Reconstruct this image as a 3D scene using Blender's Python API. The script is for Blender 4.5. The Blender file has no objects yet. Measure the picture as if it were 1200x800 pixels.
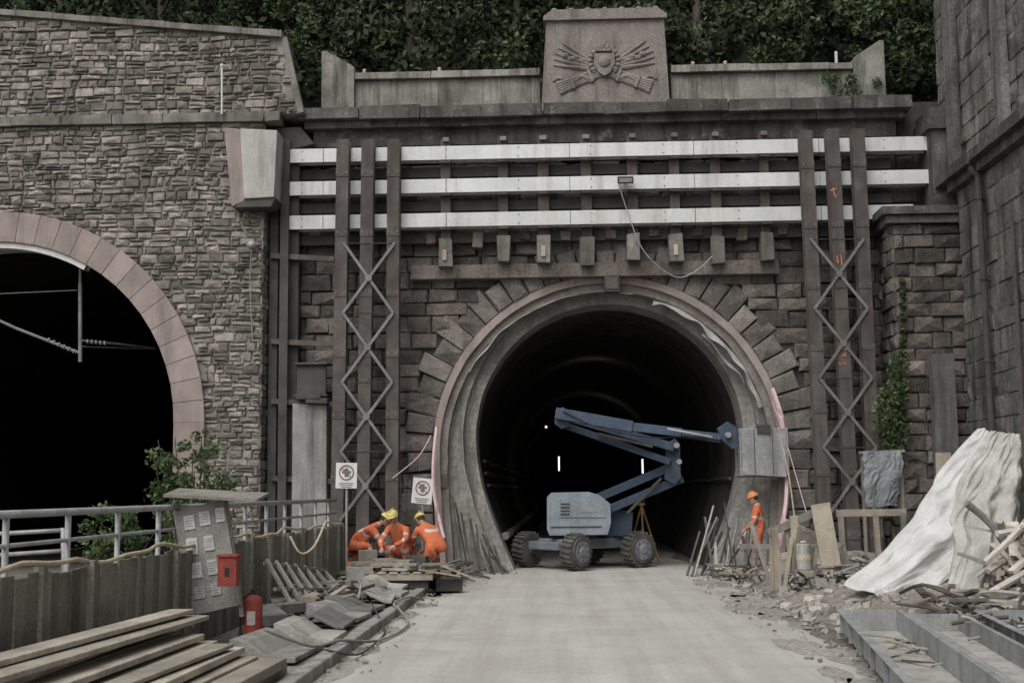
import bpy, math, random
import numpy as np
from mathutils import Vector, Matrix, noise
rnd=random.Random(7); nr=np.random.RandomState(5)
U=rnd.uniform
# ------------------------------------------------------------------ camera
F=1500.; H=1.86
R=(Matrix.Rotation(math.radians(2.1),3,'Z')@Matrix.Rotation(math.radians(90)+math.atan(175/1500),3,'X')@Matrix.Rotation(math.radians(-0.6),3,'Z'))
sc=bpy.context.scene
cd=bpy.data.cameras.new('camera'); cam=bpy.data.objects.new('camera',cd); sc.collection.objects.link(cam)
cd.lens=45; cd.sensor_width=36; cd.clip_end=2000; cd.clip_start=.1
cam.matrix_world=Matrix.Translation((0,0,H))@R.to_4x4(); sc.camera=cam
def W(px,py,Y):
    """survey point: photo measurement on the vertical plane at distance Y -> metres"""
    d=R@Vector(((px-600)/F,(400-py)/F,-1)); return Vector((0,0,H))+d*(Y/d.y)
def WX(px,py,Y): return W(px,py,Y).x
def WZ(px,py,Y): return W(px,py,Y).z
# ------------------------------------------------------------------ materials
def M(name,c1,c2,scale=2.,rough=.9,bump=.3,bscale=25.,island=0.,streak=0.,metal=0.,stc=(.02,.018,.015),fine=.25,trans=0,moss=0,patch=0,pc=(.45,.43,.4),pscale=1.1,spec=.2,tracks=0,mc=(.05,.062,.032)):
    m=bpy.data.materials.new(name); m.use_nodes=True; nt=m.node_tree; N=nt.nodes; L=nt.links
    b=N['Principled BSDF']; b.inputs['Roughness'].default_value=rough; b.inputs['Metallic'].default_value=metal
    b.inputs['Specular IOR Level'].default_value=spec if metal==0 else .5
    tc=N.new('ShaderNodeTexCoord'); co=tc.outputs['Object']
    def noi(s,det=6,vec=None,r=.6):
        n=N.new('ShaderNodeTexNoise'); n.inputs['Scale'].default_value=s; n.inputs['Detail'].default_value=det; n.inputs['Roughness'].default_value=r
        L.new(vec or co,n.inputs['Vector']); return n.outputs['Fac']
    def ramp(fac,p0,p1,a=(0,0,0,1),bb=(1,1,1,1)):
        r=N.new('ShaderNodeValToRGB'); r.color_ramp.elements[0].position=p0; r.color_ramp.elements[1].position=p1
        r.color_ramp.elements[0].color=a; r.color_ramp.elements[1].color=bb; L.new(fac,r.inputs['Fac']); return r.outputs['Color']
    def mix(f,a,bb,t='MIX'):
        x=N.new('ShaderNodeMix'); x.data_type='RGBA'; x.blend_type=t
        if isinstance(f,float): x.inputs[0].default_value=f
        else: L.new(f,x.inputs[0])
        for i,v in ((6,a),(7,bb)):
            if isinstance(v,tuple): x.inputs[i].default_value=(*v,1) if len(v)==3 else v
            else: L.new(v,x.inputs[i])
        return x.outputs[2]
    def mapp(s):
        mp=N.new('ShaderNodeMapping'); mp.inputs['Scale'].default_value=s; L.new(co,mp.inputs['Vector']); return mp.outputs['Vector']
    col=mix(ramp(noi(scale),.3,.7),c1,c2)
    if island:
        g=N.new('ShaderNodeNewGeometry'); 
        lo=max(0,1-island)
        v=ramp(g.outputs['Random Per Island'],0,1,(lo,lo,lo*.97,1),(1+island,1+island,1+island*.95,1))
        col=mix(1.,col,v,'MULTIPLY')
    if patch:
        f=ramp(noi(pscale,9,None,.72),.54,.72,(0,0,0,1),(patch,)*3+(1,)); col=mix(f,col,pc)
    if fine: col=mix(1.,col,ramp(noi(bscale,4),.25,.75,(1-fine,)*3+(1,),(1+fine*.6,)*3+(1,)),'MULTIPLY')
    if tracks:
        f=ramp(noi(1.,6,mapp((2.6,.12,1)),.65),.42,.66,(0,0,0,1),(tracks,)*3+(1,)); col=mix(f,col,stc)
    if streak:
        f=ramp(noi(1.3,7,mapp((2.2,2.2,.22)),.7),.48,.68,(0,0,0,1),(streak,)*3+(1,))
        col=mix(f,col,stc)
    if moss:
        f=ramp(noi(.8,8,None,.7),.52,.66,(0,0,0,1),(moss,)*3+(1,)); col=mix(f,col,mc)
    L.new(col,b.inputs['Base Color'])
    if bump:
        bp=N.new('ShaderNodeBump'); bp.inputs['Strength'].default_value=bump; bp.inputs['Distance'].default_value=.03
        L.new(noi(bscale,8),bp.inputs['Height']); L.new(bp.outputs['Normal'],b.inputs['Normal'])
    if trans:
        t=N.new('ShaderNodeBsdfTranslucent'); L.new(col,t.inputs['Color']); ms=N.new('ShaderNodeMixShader'); ms.inputs[0].default_value=trans
        L.new(b.outputs[0],ms.inputs[1]); L.new(t.outputs[0],ms.inputs[2]); L.new(ms.outputs[0],N['Material Output'].inputs['Surface'])
    return m
def EM(name,c,s):
    m=bpy.data.materials.new(name); m.use_nodes=True; b=m.node_tree.nodes['Principled BSDF']
    b.inputs['Emission Color'].default_value=(*c,1); b.inputs['Emission Strength'].default_value=s; return m
rubble=M('rubble_stone',(.15,.134,.119),(.32,.293,.263),2.4,.95,.8,26,.5,.55,patch=.55,pc=(.47,.445,.41),pscale=1.3,stc=(.055,.048,.042),moss=.55,mc=(.085,.075,.06),fine=.4)
mortar=M('mortar',(.20,.185,.165),(.38,.36,.33),2,.95,.6,30,0,.45,stc=(.07,.06,.053),moss=.4,mc=(.09,.08,.065))
pinkst=M('pink_sandstone',(.25,.205,.19),(.34,.288,.268),2,.9,.5,40,.12,.5,stc=(.1,.083,.076))
ashlar=M('sooty_sandstone',(.078,.067,.061),(.18,.157,.144),1.6,.95,1,16,.45,.5,patch=.6,pc=(.29,.265,.245),pscale=1.7,stc=(.025,.022,.02),moss=.35,mc=(.05,.048,.036),fine=.4)
ashjoint=M('sooty_joint',(.045,.04,.037),(.085,.077,.072),3,.95,.5)
voust=M('voussoir_stone',(.13,.116,.108),(.23,.208,.195),2,.95,1,18,.3,.5,patch=.45,pc=(.33,.31,.29),stc=(.045,.04,.037),fine=.4)
cornst=M('cornice_stone',(.055,.05,.047),(.145,.135,.128),1.3,.95,.8,20,.2,.75,patch=.6,pc=(.36,.34,.32),pscale=2.4,moss=.3)
parast=M('parapet_stone',(.19,.182,.168),(.32,.305,.28),2,.95,.7,22,.18,.95,stc=(.045,.041,.037),patch=.45,pc=(.46,.44,.41),moss=.45)
monst=M('monument_stone',(.19,.168,.155),(.29,.262,.245),2,.95,.8,26,0,.65,stc=(.075,.066,.06),fine=.35)
concl=M('light_concrete',(.34,.34,.32),(.48,.475,.445),2,.9,.3,30,.1,.7,stc=(.11,.1,.09))
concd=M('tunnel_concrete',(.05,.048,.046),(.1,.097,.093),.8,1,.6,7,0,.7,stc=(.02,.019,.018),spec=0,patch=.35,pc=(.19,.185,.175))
liner=M('lining_concrete',(.2,.19,.178),(.34,.33,.31),1.6,.95,1,10,.06,.65,stc=(.08,.073,.066),patch=.5,pc=(.45,.44,.41),spec=.05,fine=.35)
rim=M('old_lining_rim',(.18,.16,.15),(.28,.255,.24),2.5,.95,.8,16,.1,.4,stc=(.08,.07,.062),patch=.4,pc=(.4,.38,.35),spec=.05)
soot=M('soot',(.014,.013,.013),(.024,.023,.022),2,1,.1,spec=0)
whitep=M('white_steel_paint',(.52,.53,.525),(.64,.65,.645),1.2,.55,.1,20,.06,.5,stc=(.27,.245,.215),fine=.12)
rust=M('rusty_brown_steel',(.068,.058,.053),(.122,.108,.101),2.5,.8,.3,30,.12,.55,patch=.35,pc=(.21,.19,.18),stc=(.03,.026,.024))
dsteel=M('dark_steel',(.042,.04,.038),(.085,.08,.076),2,.7,.2,30,.2)
galv=M('galvanised_steel',(.24,.248,.252),(.38,.39,.395),3,.6,.15,30,.1,.5,.2,stc=(.13,.12,.11))
timber=M('timber',(.28,.245,.195),(.44,.39,.32),3,.85,.5,40,.28,.45,stc=(.14,.12,.1),fine=.3)
oldwood=M('weathered_wood',(.17,.162,.14),(.28,.265,.23),2,.9,.6,30,.3,.5,patch=.3,pc=(.36,.345,.31),stc=(.06,.057,.047))
greyw=M('grey_board',(.23,.222,.21),(.34,.33,.31),3,.85,.5,30,.15,.55,stc=(.1,.092,.084),fine=.35)
roadm=M('dusty_concrete',(.37,.355,.33),(.46,.445,.415),.6,.95,.4,16,0,0,fine=.12,tracks=.6,stc=(.30,.285,.262),patch=.45,pc=(.53,.515,.485),pscale=.7,spec=.05,moss=.45,mc=(.29,.272,.245))
groundm=M('gravel_ground',(.13,.12,.10),(.23,.215,.19),1.5,1,.9,20,0,0,fine=.4)
dirt=M('dirt',(.17,.153,.133),(.31,.288,.258),2,1,1,14,.2,0,fine=.45,patch=.5,pc=(.4,.38,.35))
leafd=M('leaf_dark',(.017,.026,.013),(.045,.062,.031),.35,.75,0,10,.6,0,fine=0)
leafl=M('leaf_light',(.052,.08,.034),(.105,.15,.068),1,.7,0,10,.5,0,fine=0,trans=.25)
leafm=M('leaf_mid',(.03,.045,.02),(.07,.1,.045),1,.7,0,10,.5,0,fine=0)
bark=M('bark',(.05,.042,.033),(.1,.085,.07),4,.95,.8,20)
hillm=M('forest_floor',(.012,.014,.008),(.03,.03,.02),1,1,.8,6)
blue=M('blue_lift_paint',(.04,.06,.095),(.07,.095,.14),3,.6,.15,20,.08,.5,stc=(.045,.05,.055),patch=.4,pc=(.15,.165,.18))
blueg=M('pale_blue_hood',(.18,.212,.24),(.26,.295,.325),3,.65,.15,20,.0,.55,stc=(.11,.112,.115),patch=.45,pc=(.33,.345,.355),fine=.3)
rubber=M('tyre_rubber',(.055,.052,.048),(.14,.132,.12),4,.9,.3)
orange=M('hi_vis_orange',(.46,.12,.06),(.63,.185,.09),6,.85,.4,40,fine=.35)
refl=M('reflective_tape',(.40,.40,.37),(.52,.52,.49),4,.4,0)
skin=M('skin',(.42,.25,.18),(.5,.3,.22),6,.6,.1)
dark=M('dark_parts',(.02,.02,.02),(.035,.035,.035),4,.6,.1)
white=M('white_plastic',(.52,.52,.5),(.63,.63,.61),4,.5,.05,fine=.1,streak=.3,stc=(.27,.26,.24))
red=M('red_paint',(.22,.045,.037),(.30,.06,.048),4,.6,.15,fine=.3,streak=.4,stc=(.1,.03,.027))
fab=M('white_geotextile',(.54,.535,.52),(.70,.695,.68),2.5,.9,.4,40,0,.4,stc=(.36,.33,.29),fine=.12,trans=.15)
fab2=M('grey_tarpaulin',(.15,.163,.172),(.235,.25,.258),2,.7,.3,30)
pink=M('pink_tape',(.55,.38,.41),(.65,.48,.5),8,.6,.1)
hosem=M('tan_hose',(.40,.34,.24),(.5,.43,.31),8,.6,.1)
pipeb=M('old_pipe_beige',(.36,.33,.285),(.54,.51,.46),3,.7,.3,25,.35)
rwall=M('stained_wall_plaster',(.11,.107,.1),(.23,.222,.21),.9,.95,.9,12,0,.9,moss=.5,patch=.6,pc=(.4,.385,.36),pscale=1.6,fine=.4)
mark=M('orange_spray_mark',(.5,.15,.07),(.6,.24,.11),6,.8,.1)
# ------------------------------------------------------------------ mesh builder
class MB:
    def __init__(s): s.v=[];s.f=[];s.m=[]
    def add(s,vs,fs,m=0):
        o=len(s.v); s.v+=[tuple(v) for v in vs]; s.f+=[tuple(i+o for i in f) for f in fs]; s.m+=[m]*len(fs)
    def box(s,c,d,m=0,rz=0,rx=0,ry=0,j=0):
        r=Matrix.Rotation(rz,3,'Z')@Matrix.Rotation(rx,3,'X')@Matrix.Rotation(ry,3,'Y'); c=Vector(c)
        vs=[c+r@Vector((x*d[0]/2+U(-j,j),y*d[1]/2+U(-j,j),z*d[2]/2+U(-j,j))) for x,y,z in ((-1,-1,-1),(1,-1,-1),(1,1,-1),(-1,1,-1),(-1,-1,1),(1,-1,1),(1,1,1),(-1,1,1))]
        s.add(vs,[(0,3,2,1),(4,5,6,7),(0,1,5,4),(1,2,6,5),(2,3,7,6),(3,0,4,7)],m)
    def bb(s,x0,x1,y0,y1,z0,z1,m=0,j=0): s.box(((x0+x1)/2,(y0+y1)/2,(z0+z1)/2),(x1-x0,y1-y0,z1-z0),m,j=j)
    def frame(s,a,b,up=None):
        t=(b-a).normalized(); up=Vector(up or (0,0,1))
        if abs(t.dot(up))>.97: up=Vector((0,1,0)) if abs(t.y)<.9 else Vector((1,0,0))
        x=t.cross(up).normalized(); return t,x,x.cross(t).normalized()
    def beam(s,a,b,w,h,m=0,up=None):
        a=Vector(a);b=Vector(b);t,x,y=s.frame(a,b,up)
        vs=[p+x*i*w/2+y*k*h/2 for p in (a,b) for i,k in ((-1,-1),(1,-1),(1,1),(-1,1))]
        s.add(vs,[(0,1,2,3),(7,6,5,4),(0,4,5,1),(1,5,6,2),(2,6,7,3),(3,7,4,0)],m)
    def ibeam(s,a,b,w,h,m=0,up=(0,1,0),tf=.025):
        a=Vector(a);b=Vector(b);t,x,y=s.frame(a,b,up)
        s.beam(a+y*(h-tf)/2,b+y*(h-tf)/2,w,tf,m,up); s.beam(a-y*(h-tf)/2,b-y*(h-tf)/2,w,tf,m,up); s.beam(a,b,tf,h-2*tf-.002,m,up)
    def cyl(s,a,b,r,r2=None,m=0,n=12,cap=True):
        a=Vector(a);b=Vector(b);r2=r if r2 is None else r2;t,x,y=s.frame(a,b)
        vs=[p+(x*math.cos(2*math.pi*i/n)+y*math.sin(2*math.pi*i/n))*q for p,q in ((a,r),(b,r2)) for i in range(n)]
        fs=[(i,(i+1)%n,n+(i+1)%n,n+i) for i in range(n)]
        if cap: fs+=[tuple(range(n))[::-1],tuple(range(n,2*n))]
        s.add(vs,fs,m)
    def tube(s,pts,r,m=0,n=7,smooth=4,r2=None):
        P=[Vector(p) for p in pts]
        if smooth and len(P)>2:
            Q=[]
            for i in range(len(P)-1):
                p0=P[max(0,i-1)];p1=P[i];p2=P[i+1];p3=P[min(len(P)-1,i+2)]
                for k in range(smooth):
                    t=k/smooth; Q.append(.5*((2*p1)+(-p0+p2)*t+(2*p0-5*p1+4*p2-p3)*t*t+(-p0+3*p1-3*p2+p3)*t**3))
            Q.append(P[-1]);P=Q
        vs=[];K=len(P)
        for i,p in enumerate(P):
            d=(P[min(K-1,i+1)]-P[max(0,i-1)]); t,x,y=s.frame(Vector((0,0,0)),d if d.length>1e-6 else Vector((0,0,1)))
            q=r if r2 is None else r+(r2-r)*i/(K-1)
            vs+=[p+(x*math.cos(2*math.pi*k/n)+y*math.sin(2*math.pi*k/n))*q for k in range(n)]
        fs=[(i*n+k,i*n+(k+1)%n,(i+1)*n+(k+1)%n,(i+1)*n+k) for i in range(K-1) for k in range(n)]
        fs+=[tuple(range(n))[::-1],tuple(range((K-1)*n,K*n))]
        s.add(vs,fs,m)
    def ell(s,c,r,m=0,nu=12,nv=8,rot=None,half=False):
        c=Vector(c);vs=[];rot=rot or Matrix.Identity(3)
        for j in range(nv+1):
            ph=(math.pi/2 if half else math.pi)*j/nv
            for i in range(nu):
                a=2*math.pi*i/nu; vs.append(c+rot@Vector((r[0]*math.sin(ph)*math.cos(a),r[1]*math.sin(ph)*math.sin(a),r[2]*math.cos(ph))))
        s.add(vs,[(j*nu+i,(j+1)*nu+i,(j+1)*nu+(i+1)%nu,j*nu+(i+1)%nu) for j in range(nv) for i in range(nu)],m)
    def prism(s,pts,y0,y1,m=0):
        n=len(pts); vs=[(p[0],y0,p[1]) for p in pts]+[(p[0],y1,p[1]) for p in pts]
        s.add(vs,[tuple(range(n)),tuple(range(n,2*n))[::-1]]+[(i,n+i,n+(i+1)%n,(i+1)%n) for i in range(n)],m)
    def ring(s,A,B,y0,y1,m=0):
        n=len(A); vs=[(p[0],y,p[1]) for y in (y0,y1) for P in (A,B) for p in P]
        fs=[]
        for i in range(n-1):
            a,b=i,n+i; fs+=[(a,a+1,b+1,b),(2*n+a,2*n+b,2*n+b+1,2*n+a+1),(a,2*n+a,2*n+a+1,a+1),(b,b+1,2*n+b+1,2*n+b)]
        s.add(vs,fs,m)
    def sweep(s,A,y0,y1,m=0,A2=None):
        A2=A2 or A;n=len(A); s.add([(p[0],y0,p[1]) for p in A]+[(p[0],y1,p[1]) for p in A2],[(i,i+1,n+i+1,n+i) for i in range(n-1)],m)
    def stone(s,q,d,ch,m=0,tf=None,rough=.02):
        tf=tf or (lambda u,w,e:(u,-e,w)); cu=sum(p[0] for p in q)/4; cw=sum(p[1] for p in q)/4
        def ins(p,k):
            du=cu-p[0];dw=cw-p[1];l=math.hypot(du,dw) or 1; return (p[0]+du/l*k,p[1]+dw/l*k)
        vs=[tf(p[0],p[1],-.05) for p in q]+[tf(p[0],p[1],d-ch) for p in q]
        for p in q:
            a=ins(p,ch*U(.8,2.2)); vs.append(tf(a[0]+U(-rough,rough)*.5,a[1]+U(-rough,rough)*.5,d+U(-rough,rough)))
        vs.append(tf(cu+U(-rough,rough)*2,cw+U(-rough,rough),d+U(-.3*rough,2*rough)))
        fs=[(i,(i+1)%4,4+(i+1)%4,4+i) for i in range(4)]+[(4+i,4+(i+1)%4,8+(i+1)%4,8+i) for i in range(4)]+[(8+i,8+(i+1)%4,12) for i in range(4)]
        s.add(vs,fs,m)
    def done(s,name,mats,bevel=0,smooth=False,solid=0,parent=None):
        me=bpy.data.meshes.new(name); me.from_pydata(s.v,[],s.f); 
        for m in (mats if isinstance(mats,(list,tuple)) else [mats]): me.materials.append(m)
        me.polygons.foreach_set('material_index',s.m); 
        if smooth: me.polygons.foreach_set('use_smooth',[True]*len(s.f))
        me.update(); ob=bpy.data.objects.new(name,me); sc.collection.objects.link(ob)
        if solid: md=ob.modifiers.new('t','SOLIDIFY'); md.thickness=solid
        if bevel: md=ob.modifiers.new('b','BEVEL'); md.width=bevel; md.segments=2; md.limit_method='ANGLE'; md.angle_limit=math.radians(40)
        if parent: ob.parent=parent
        return ob
def masonry(mb,u0,u1,z0,z1,hr,lr,skip,tf,d=.05,ch=.02,gap=.015,rough=.015,m=0,irr=.012,wav=0):
    z=z0;
    wz=lambda u,z: z+(wav*noise.noise((u*.5,z*1.3,4)) if z0+.02<z<z1-.02 else 0)
    while z<z1-.02:
        h=min(U(*hr),z1-z); 
        if z1-(z+h)<hr[0]*.5: h=z1-z
        u=u0-U(0,lr[0])
        while u<u1:
            l=U(*lr)*(1 if rnd.random()<.8 or lr[1]>.8 else .5); a=max(u,u0);b=min(u+l,u1)
            if b-a>.06 and not skip((a+b)/2,z+h/2,a,b):
                g=gap/2; e=lambda:U(-irr,irr)
                parts=[(z,z+h)]
                if lr[1]<.8 and h>hr[0]*1.35:
                    if rnd.random()<.35: s_=U(.35,.65); parts=[(z,z+h*s_),(z+h*s_,z+h)]
                for p,q in parts:
                    mb.stone([(a+g+e(),wz(a,p)+g+e()),(b-g+e(),wz(b,p)+g+e()),(b-g+e(),wz(b,q)-g+e()),(a+g+e(),wz(a,q)-g+e())],d*U(.35,1.45),ch,m,tf,rough)
            u+=l
        z+=h
def prof(cx,cz,r,hw,n=48,nl=16,z0=0,jit=0,seed=0):
    P=[]
    for i in range(nl):
        t=i/nl; P.append((cx-(hw+(r-hw)*math.sin(t*math.pi/2)),z0+(cz-z0)*t))
    P+=[(cx-r*math.cos(math.pi*i/n),cz+r*math.sin(math.pi*i/n)) for i in range(n+1)]
    P+= [(2*cx-x,z) for x,z in P[:nl]][::-1]
    if jit:
        Q=[]
        for i,(x,z) in enumerate(P):
            k=1+jit*(noise.noise((i*.35,seed,0))+.5*noise.noise((i*1.1,seed,3)))/r; Q.append((cx+(x-cx)*k,max(0,cz+(z-cz)*k) if z>.01 else z))
        P=Q
    return P
def wallhole(mb,cx,cz,r,hw,xl,xr,zt,Y,m=0,z0=0):
    I=[];O=[]
    for i in range(10):
        t=i/10; I.append((cx-(hw+(r-hw)*math.sin(t*math.pi/2)),z0+(cz-z0)*t)); O.append((xl,z0+(cz-z0)*t))
    A=[math.pi*(1-i/40) for i in range(41)]+[math.atan2(zt-cz,xl-cx),math.atan2(zt-cz,xr-cx)]
    A=sorted(A,reverse=True)
    for a in A:
        c,s_=math.cos(a),math.sin(a); ts=[]
        if s_>1e-6: ts.append((zt-cz)/s_)
        if c>1e-6: ts.append((xr-cx)/c)
        if c<-1e-6: ts.append((xl-cx)/c)
        t=min(ts); I.append((cx+r*c,cz+r*s_)); O.append((cx+t*c,cz+t*s_))
    for i in range(10)[::-1]:
        t=i/10; I.append((cx+(hw+(r-hw)*math.sin(t*math.pi/2)),z0+(cz-z0)*t)); O.append((xr,z0+(cz-z0)*t))
    n=len(I); mb.add([(p[0],Y,p[1]) for p in I]+[(p[0],Y,p[1]) for p in O],[(i,i+1,n+i+1,n+i) for i in range(n-1)],m)
def grid(name,fn,nu,nv,mat,solid=0):
    mb=MB(); mb.add([fn(i/nu,j/nv) for j in range(nv+1) for i in range(nu+1)],[(j*(nu+1)+i,j*(nu+1)+i+1,(j+1)*(nu+1)+i+1,(j+1)*(nu+1)+i) for j in range(nv) for i in range(nu)])
    return mb.done(name,mat,smooth=True,solid=solid)
def leafmesh(name,C,rad,n,size,mat,flat=.8,parent=None):
    C=np.array(C);rad=np.array(rad);K=len(C)
    d=nr.normal(size=(K,n,3)); d/=np.linalg.norm(d,axis=2,keepdims=True); rr=nr.rand(K,n,1)**.45
    P=(C[:,None,:]+d*rr*rad[:,None,None]*np.array([1,1,flat])).reshape(-1,3); T=len(P)
    a=nr.normal(size=(T,3)); a/=np.linalg.norm(a,axis=1,keepdims=True)
    b=np.cross(a,nr.normal(size=(T,3))); b/=np.linalg.norm(b,axis=1,keepdims=True)
    s=size*(.6+.8*nr.rand(T,1)); a=a*s;b=b*s*.6
    V=np.stack([P-a,P+b*.9,P+a,P-b*.9],1).reshape(-1,3)
    me=bpy.data.meshes.new(name); me.vertices.add(4*T); me.vertices.foreach_set('co',V.ravel())
    me.loops.add(4*T); me.loops.foreach_set('vertex_index',np.arange(4*T)); me.polygons.add(T); me.polygons.foreach_set('loop_start',np.arange(0,4*T,4)); 
    me.update(calc_edges=True); me.validate(); me.materials.append(mat)
    ob=bpy.data.objects.new(name,me); sc.collection.objects.link(ob)
    if parent: ob.parent=parent
    return ob
# ------------------------------------------------------------------ ground
mb=MB(); mb.add([(-600,-600,-.02),(600,-600,-.02),(600,900,-.02),(-600,900,-.02)],[(0,1,2,3)]); mb.done('ground',groundm)
mb=MB(); 
vs=[];nn=300
for j in range(nn+1):
    y=-10+j*(105/nn); wr=.3*noise.noise((7,y*.35,1))+.12*noise.noise((3,y*1.7,1))+.06*noise.noise((3,y*5,1))
    vs+=[(-2.5,y,-.012),(3.2+wr+(.8 if y<12 else 0)*min(1,(12-y)/3) if y<12 else 3.2+wr,y,-.012)] 
mb.add(vs,[(2*j,2*j+1,2*j+3,2*j+2) for j in range(nn)]); mb.done('road',roadm)
mb=MB(); mb.add([(-2.6,24.5,-.016),(3,23,-.016),(5,25,-.016),(6,27,-.016),(6,31,-.016),(-3.5,31,-.016)],[(0,1,2,3,4,5)]); mb.done('portal_apron',roadm)
mb=MB()
for k in range(17):
    y0=-6+k*2.0
    if y0+2>25.5: break
    mb.bb(-2.68+U(-.01,.01),-2.5+U(-.01,.01),y0+.01,y0+1.985,-.1,.12+U(-.006,.006))
mb.done('kerb',greyw,bevel=.02)
mb=MB(); mb.bb(-4.35,-2.69,-6,26,-.1,.09); mb.done('pavement',dirt)
def edgepatch(x0,x1,seed,n):
    mb=MB()
    for i in range(n):
        cx=x0+(x1-x0)*U(0,1);cy=U(11,29);r=U(.15,.6); pts=[(cx+r*.5*math.cos(a)*(1+.6*noise.noise((a,i,seed))),cy+r*1.6*math.sin(a)*(1+.6*noise.noise((a,i,seed+5))),-.012+.0015+.0006*(i%6)) for a in [2*math.pi*k/18 for k in range(18)]]
        mb.add(pts,[tuple(range(18))])
    return mb
mb=edgepatch(2.75,3.3,3,34); mb2=edgepatch(-2.4,-2.3,9,16); mb.add(mb2.v,mb2.f); mb.done('spilled_dirt',M('spilled_dirt_dust',(.25,.235,.21),(.37,.355,.325),1.5,1,1,14,.15,fine=.4))
# ------------------------------------------------------------------ main tunnel portal
YF=30.
CX=WX(713,530,30); CZ=2.78; RO=4.1
xl=WX(345,400,YF); xr=WX(1072,400,YF); ztop=WZ(700,120,29.5)
zc0=WZ(700,166,29.7)
mb=MB()
wallhole(mb,CX,CZ,RO-.02,3.95,xl-.6,xr+1.5,ztop,YF+.03,1)
tfF=lambda u,w,e:(u,YF-e,w)
def skF(u,z,a,b):
    if z>CZ: return math.hypot(u-CX,z-CZ)<4.72
    return abs(u-CX)<4.15
masonry(mb,xl,xr+.2,0,zc0,(.30,.44),(.45,1.1),skF,tfF,.09,.035,.02,.04,0,.018)
n=33
for i in range(n):
    a0=math.radians(-6+192*i/n);a1=math.radians(-6+192*(i+1)/n)-.006
    ro=(4.92 if i%2 else 4.72)+U(-.07,.07); ri=RO
    q=[(CX+ri*math.cos(a1),CZ+ri*math.sin(a1)),(CX+ri*math.cos(a0),CZ+ri*math.sin(a0)),(CX+ro*math.cos(a0),CZ+ro*math.sin(a0)),(CX+ro*math.cos(a1),CZ+ro*math.sin(a1))]
    mb.stone(q,U(.09,.16),.035,2,tfF,.04)
for s_ in (-1,1):
    z=0;k=0
    while z<CZ-.5:
        w=.75 if k%2 else .5; x0=CX+s_*RO; a,b=sorted((x0,x0+s_*w)); mb.stone([(a,z+.01),(b,z+.01),(b,z+.44),(a,z+.44)],.14,.04,2,tfF,.03); z+=.46;k+=1
mb.ring(prof(CX,CZ,3.93,3.77,jit=.015,seed=1),prof(CX,CZ,RO,3.97),YF-.1,YF+.3,3)
mb.ring(prof(CX,CZ-.02,3.76,3.6,jit=.025,seed=5),prof(CX,CZ-.01,3.95,3.8),YF+.02,YF+.5,8)
IX=WX(714,510,30.5); IZ=WZ(714,511,30.5)
mb.ring(prof(IX,IZ,3.46,2.6,jit=.015,seed=8),prof(CX,CZ-.03,3.79,3.7),YF+.25,YF+.8,4)
mb.ring(prof(IX,IZ,3.17,2.28,jit=.01,seed=11),prof(IX,IZ,3.5,2.66),YF+.5,YF+1.6,4)
for k in range(11):
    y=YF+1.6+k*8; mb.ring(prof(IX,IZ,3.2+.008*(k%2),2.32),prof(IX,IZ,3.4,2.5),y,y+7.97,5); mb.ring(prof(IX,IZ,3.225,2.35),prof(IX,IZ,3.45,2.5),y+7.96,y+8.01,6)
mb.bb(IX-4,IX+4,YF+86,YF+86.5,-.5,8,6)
cl=WX(350,135,29.4); cr=WX(1068,125,29.4)
mb.bb(cl+.3,cr-.3,29.72,31.2,zc0,WZ(700,140,29.5),7)
k=cl+.12
while k<cr-.2:
    l=min(1.1,cr-.12-k); mb.bb(k+.005,k+l-.005,29.5+U(-.01,.01),31.2,WZ(700,144,29.5),WZ(700,133,29.3),7,j=.01); k+=l
zs0=WZ(700,133,29.3); zs1=WZ(700,119,29.3)
k=cl
while k<cr-.1:
    l=min(1.45,cr-k); mb.bb(k+.008,k+l-.008,29.28+U(-.02,.02),31.3,zs0,zs1+U(-.03,.02),7,j=.018); k+=l
portal=mb.done('main_tunnel_portal',[ashlar,ashjoint,voust,pinkst,liner,concd,soot,cornst,rim])
# parapet
mb=MB(); zp1=WZ(520,84,30.3)
def par(x0,x1,zt):
    k=x0
    while k<x1-.05:
        l=min(U(.9,1.3),x1-k); mb.stone([(k+.006,zs1),(k+l-.006,zs1),(k+l-.006,zt-.17),(k+.006,zt-.17)],0,.02,0,lambda u,w,e:(u,30.35-e,w),.012); k+=l
    mb.bb(x0,x1,30.37,30.9,zs1,zt-.17,0)
    k=x0
    while k<x1-.05:
        l=min(1.9,x1-k); mb.bb(k+.006,k+l-.006,30.22,30.98,zt-.168,zt+U(-.02,.01),0,j=.012); k+=l
par(WX(415,100,30.3),WX(634,100,30.3)-.02,zp1); par(WX(786,100,30.3)+.02,WX(1000,100,30.3),WZ(890,76,30.3))
for (a,b,c,d,t) in ((378,416,1,0,62),(1000,1036,0,1,50)):
    x0=WX(a,100,30.3);x1=WX(b,100,30.3);z1=WZ((a+b)/2,t,30.3)
    if c: P=[(x0,zs1),(x1,zs1),(x1,z1-.42),(x1-.25,z1-.25),(x0+.1,z1),(x0,z1)]
    else: P=[(x0,zs1),(x1,zs1),(x1,z1),(x1-.1,z1),(x0+.25,z1-.25),(x0,z1-.42)]
    mb.prism(P,30.15,31,0)
mb.done('parapet_wall',parast,bevel=.02)
mb=MB()
for px in (427,515,812,850): 
    p=W(px,80,30.5); mb.cyl((p.x,p.y,zp1-.05),(p.x,p.y,zp1+.12),.04,m=0,n=8); mb.ell((p.x,p.y,zp1+.14),(.05,.05,.04),0,8,5)
p=W(980,70,30.5); mb.cyl((p.x,p.y,zp1),(p.x,p.y,p.z+.2),.035,m=1,n=8)
mb.done('survey_markers',[hosem,white])
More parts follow.
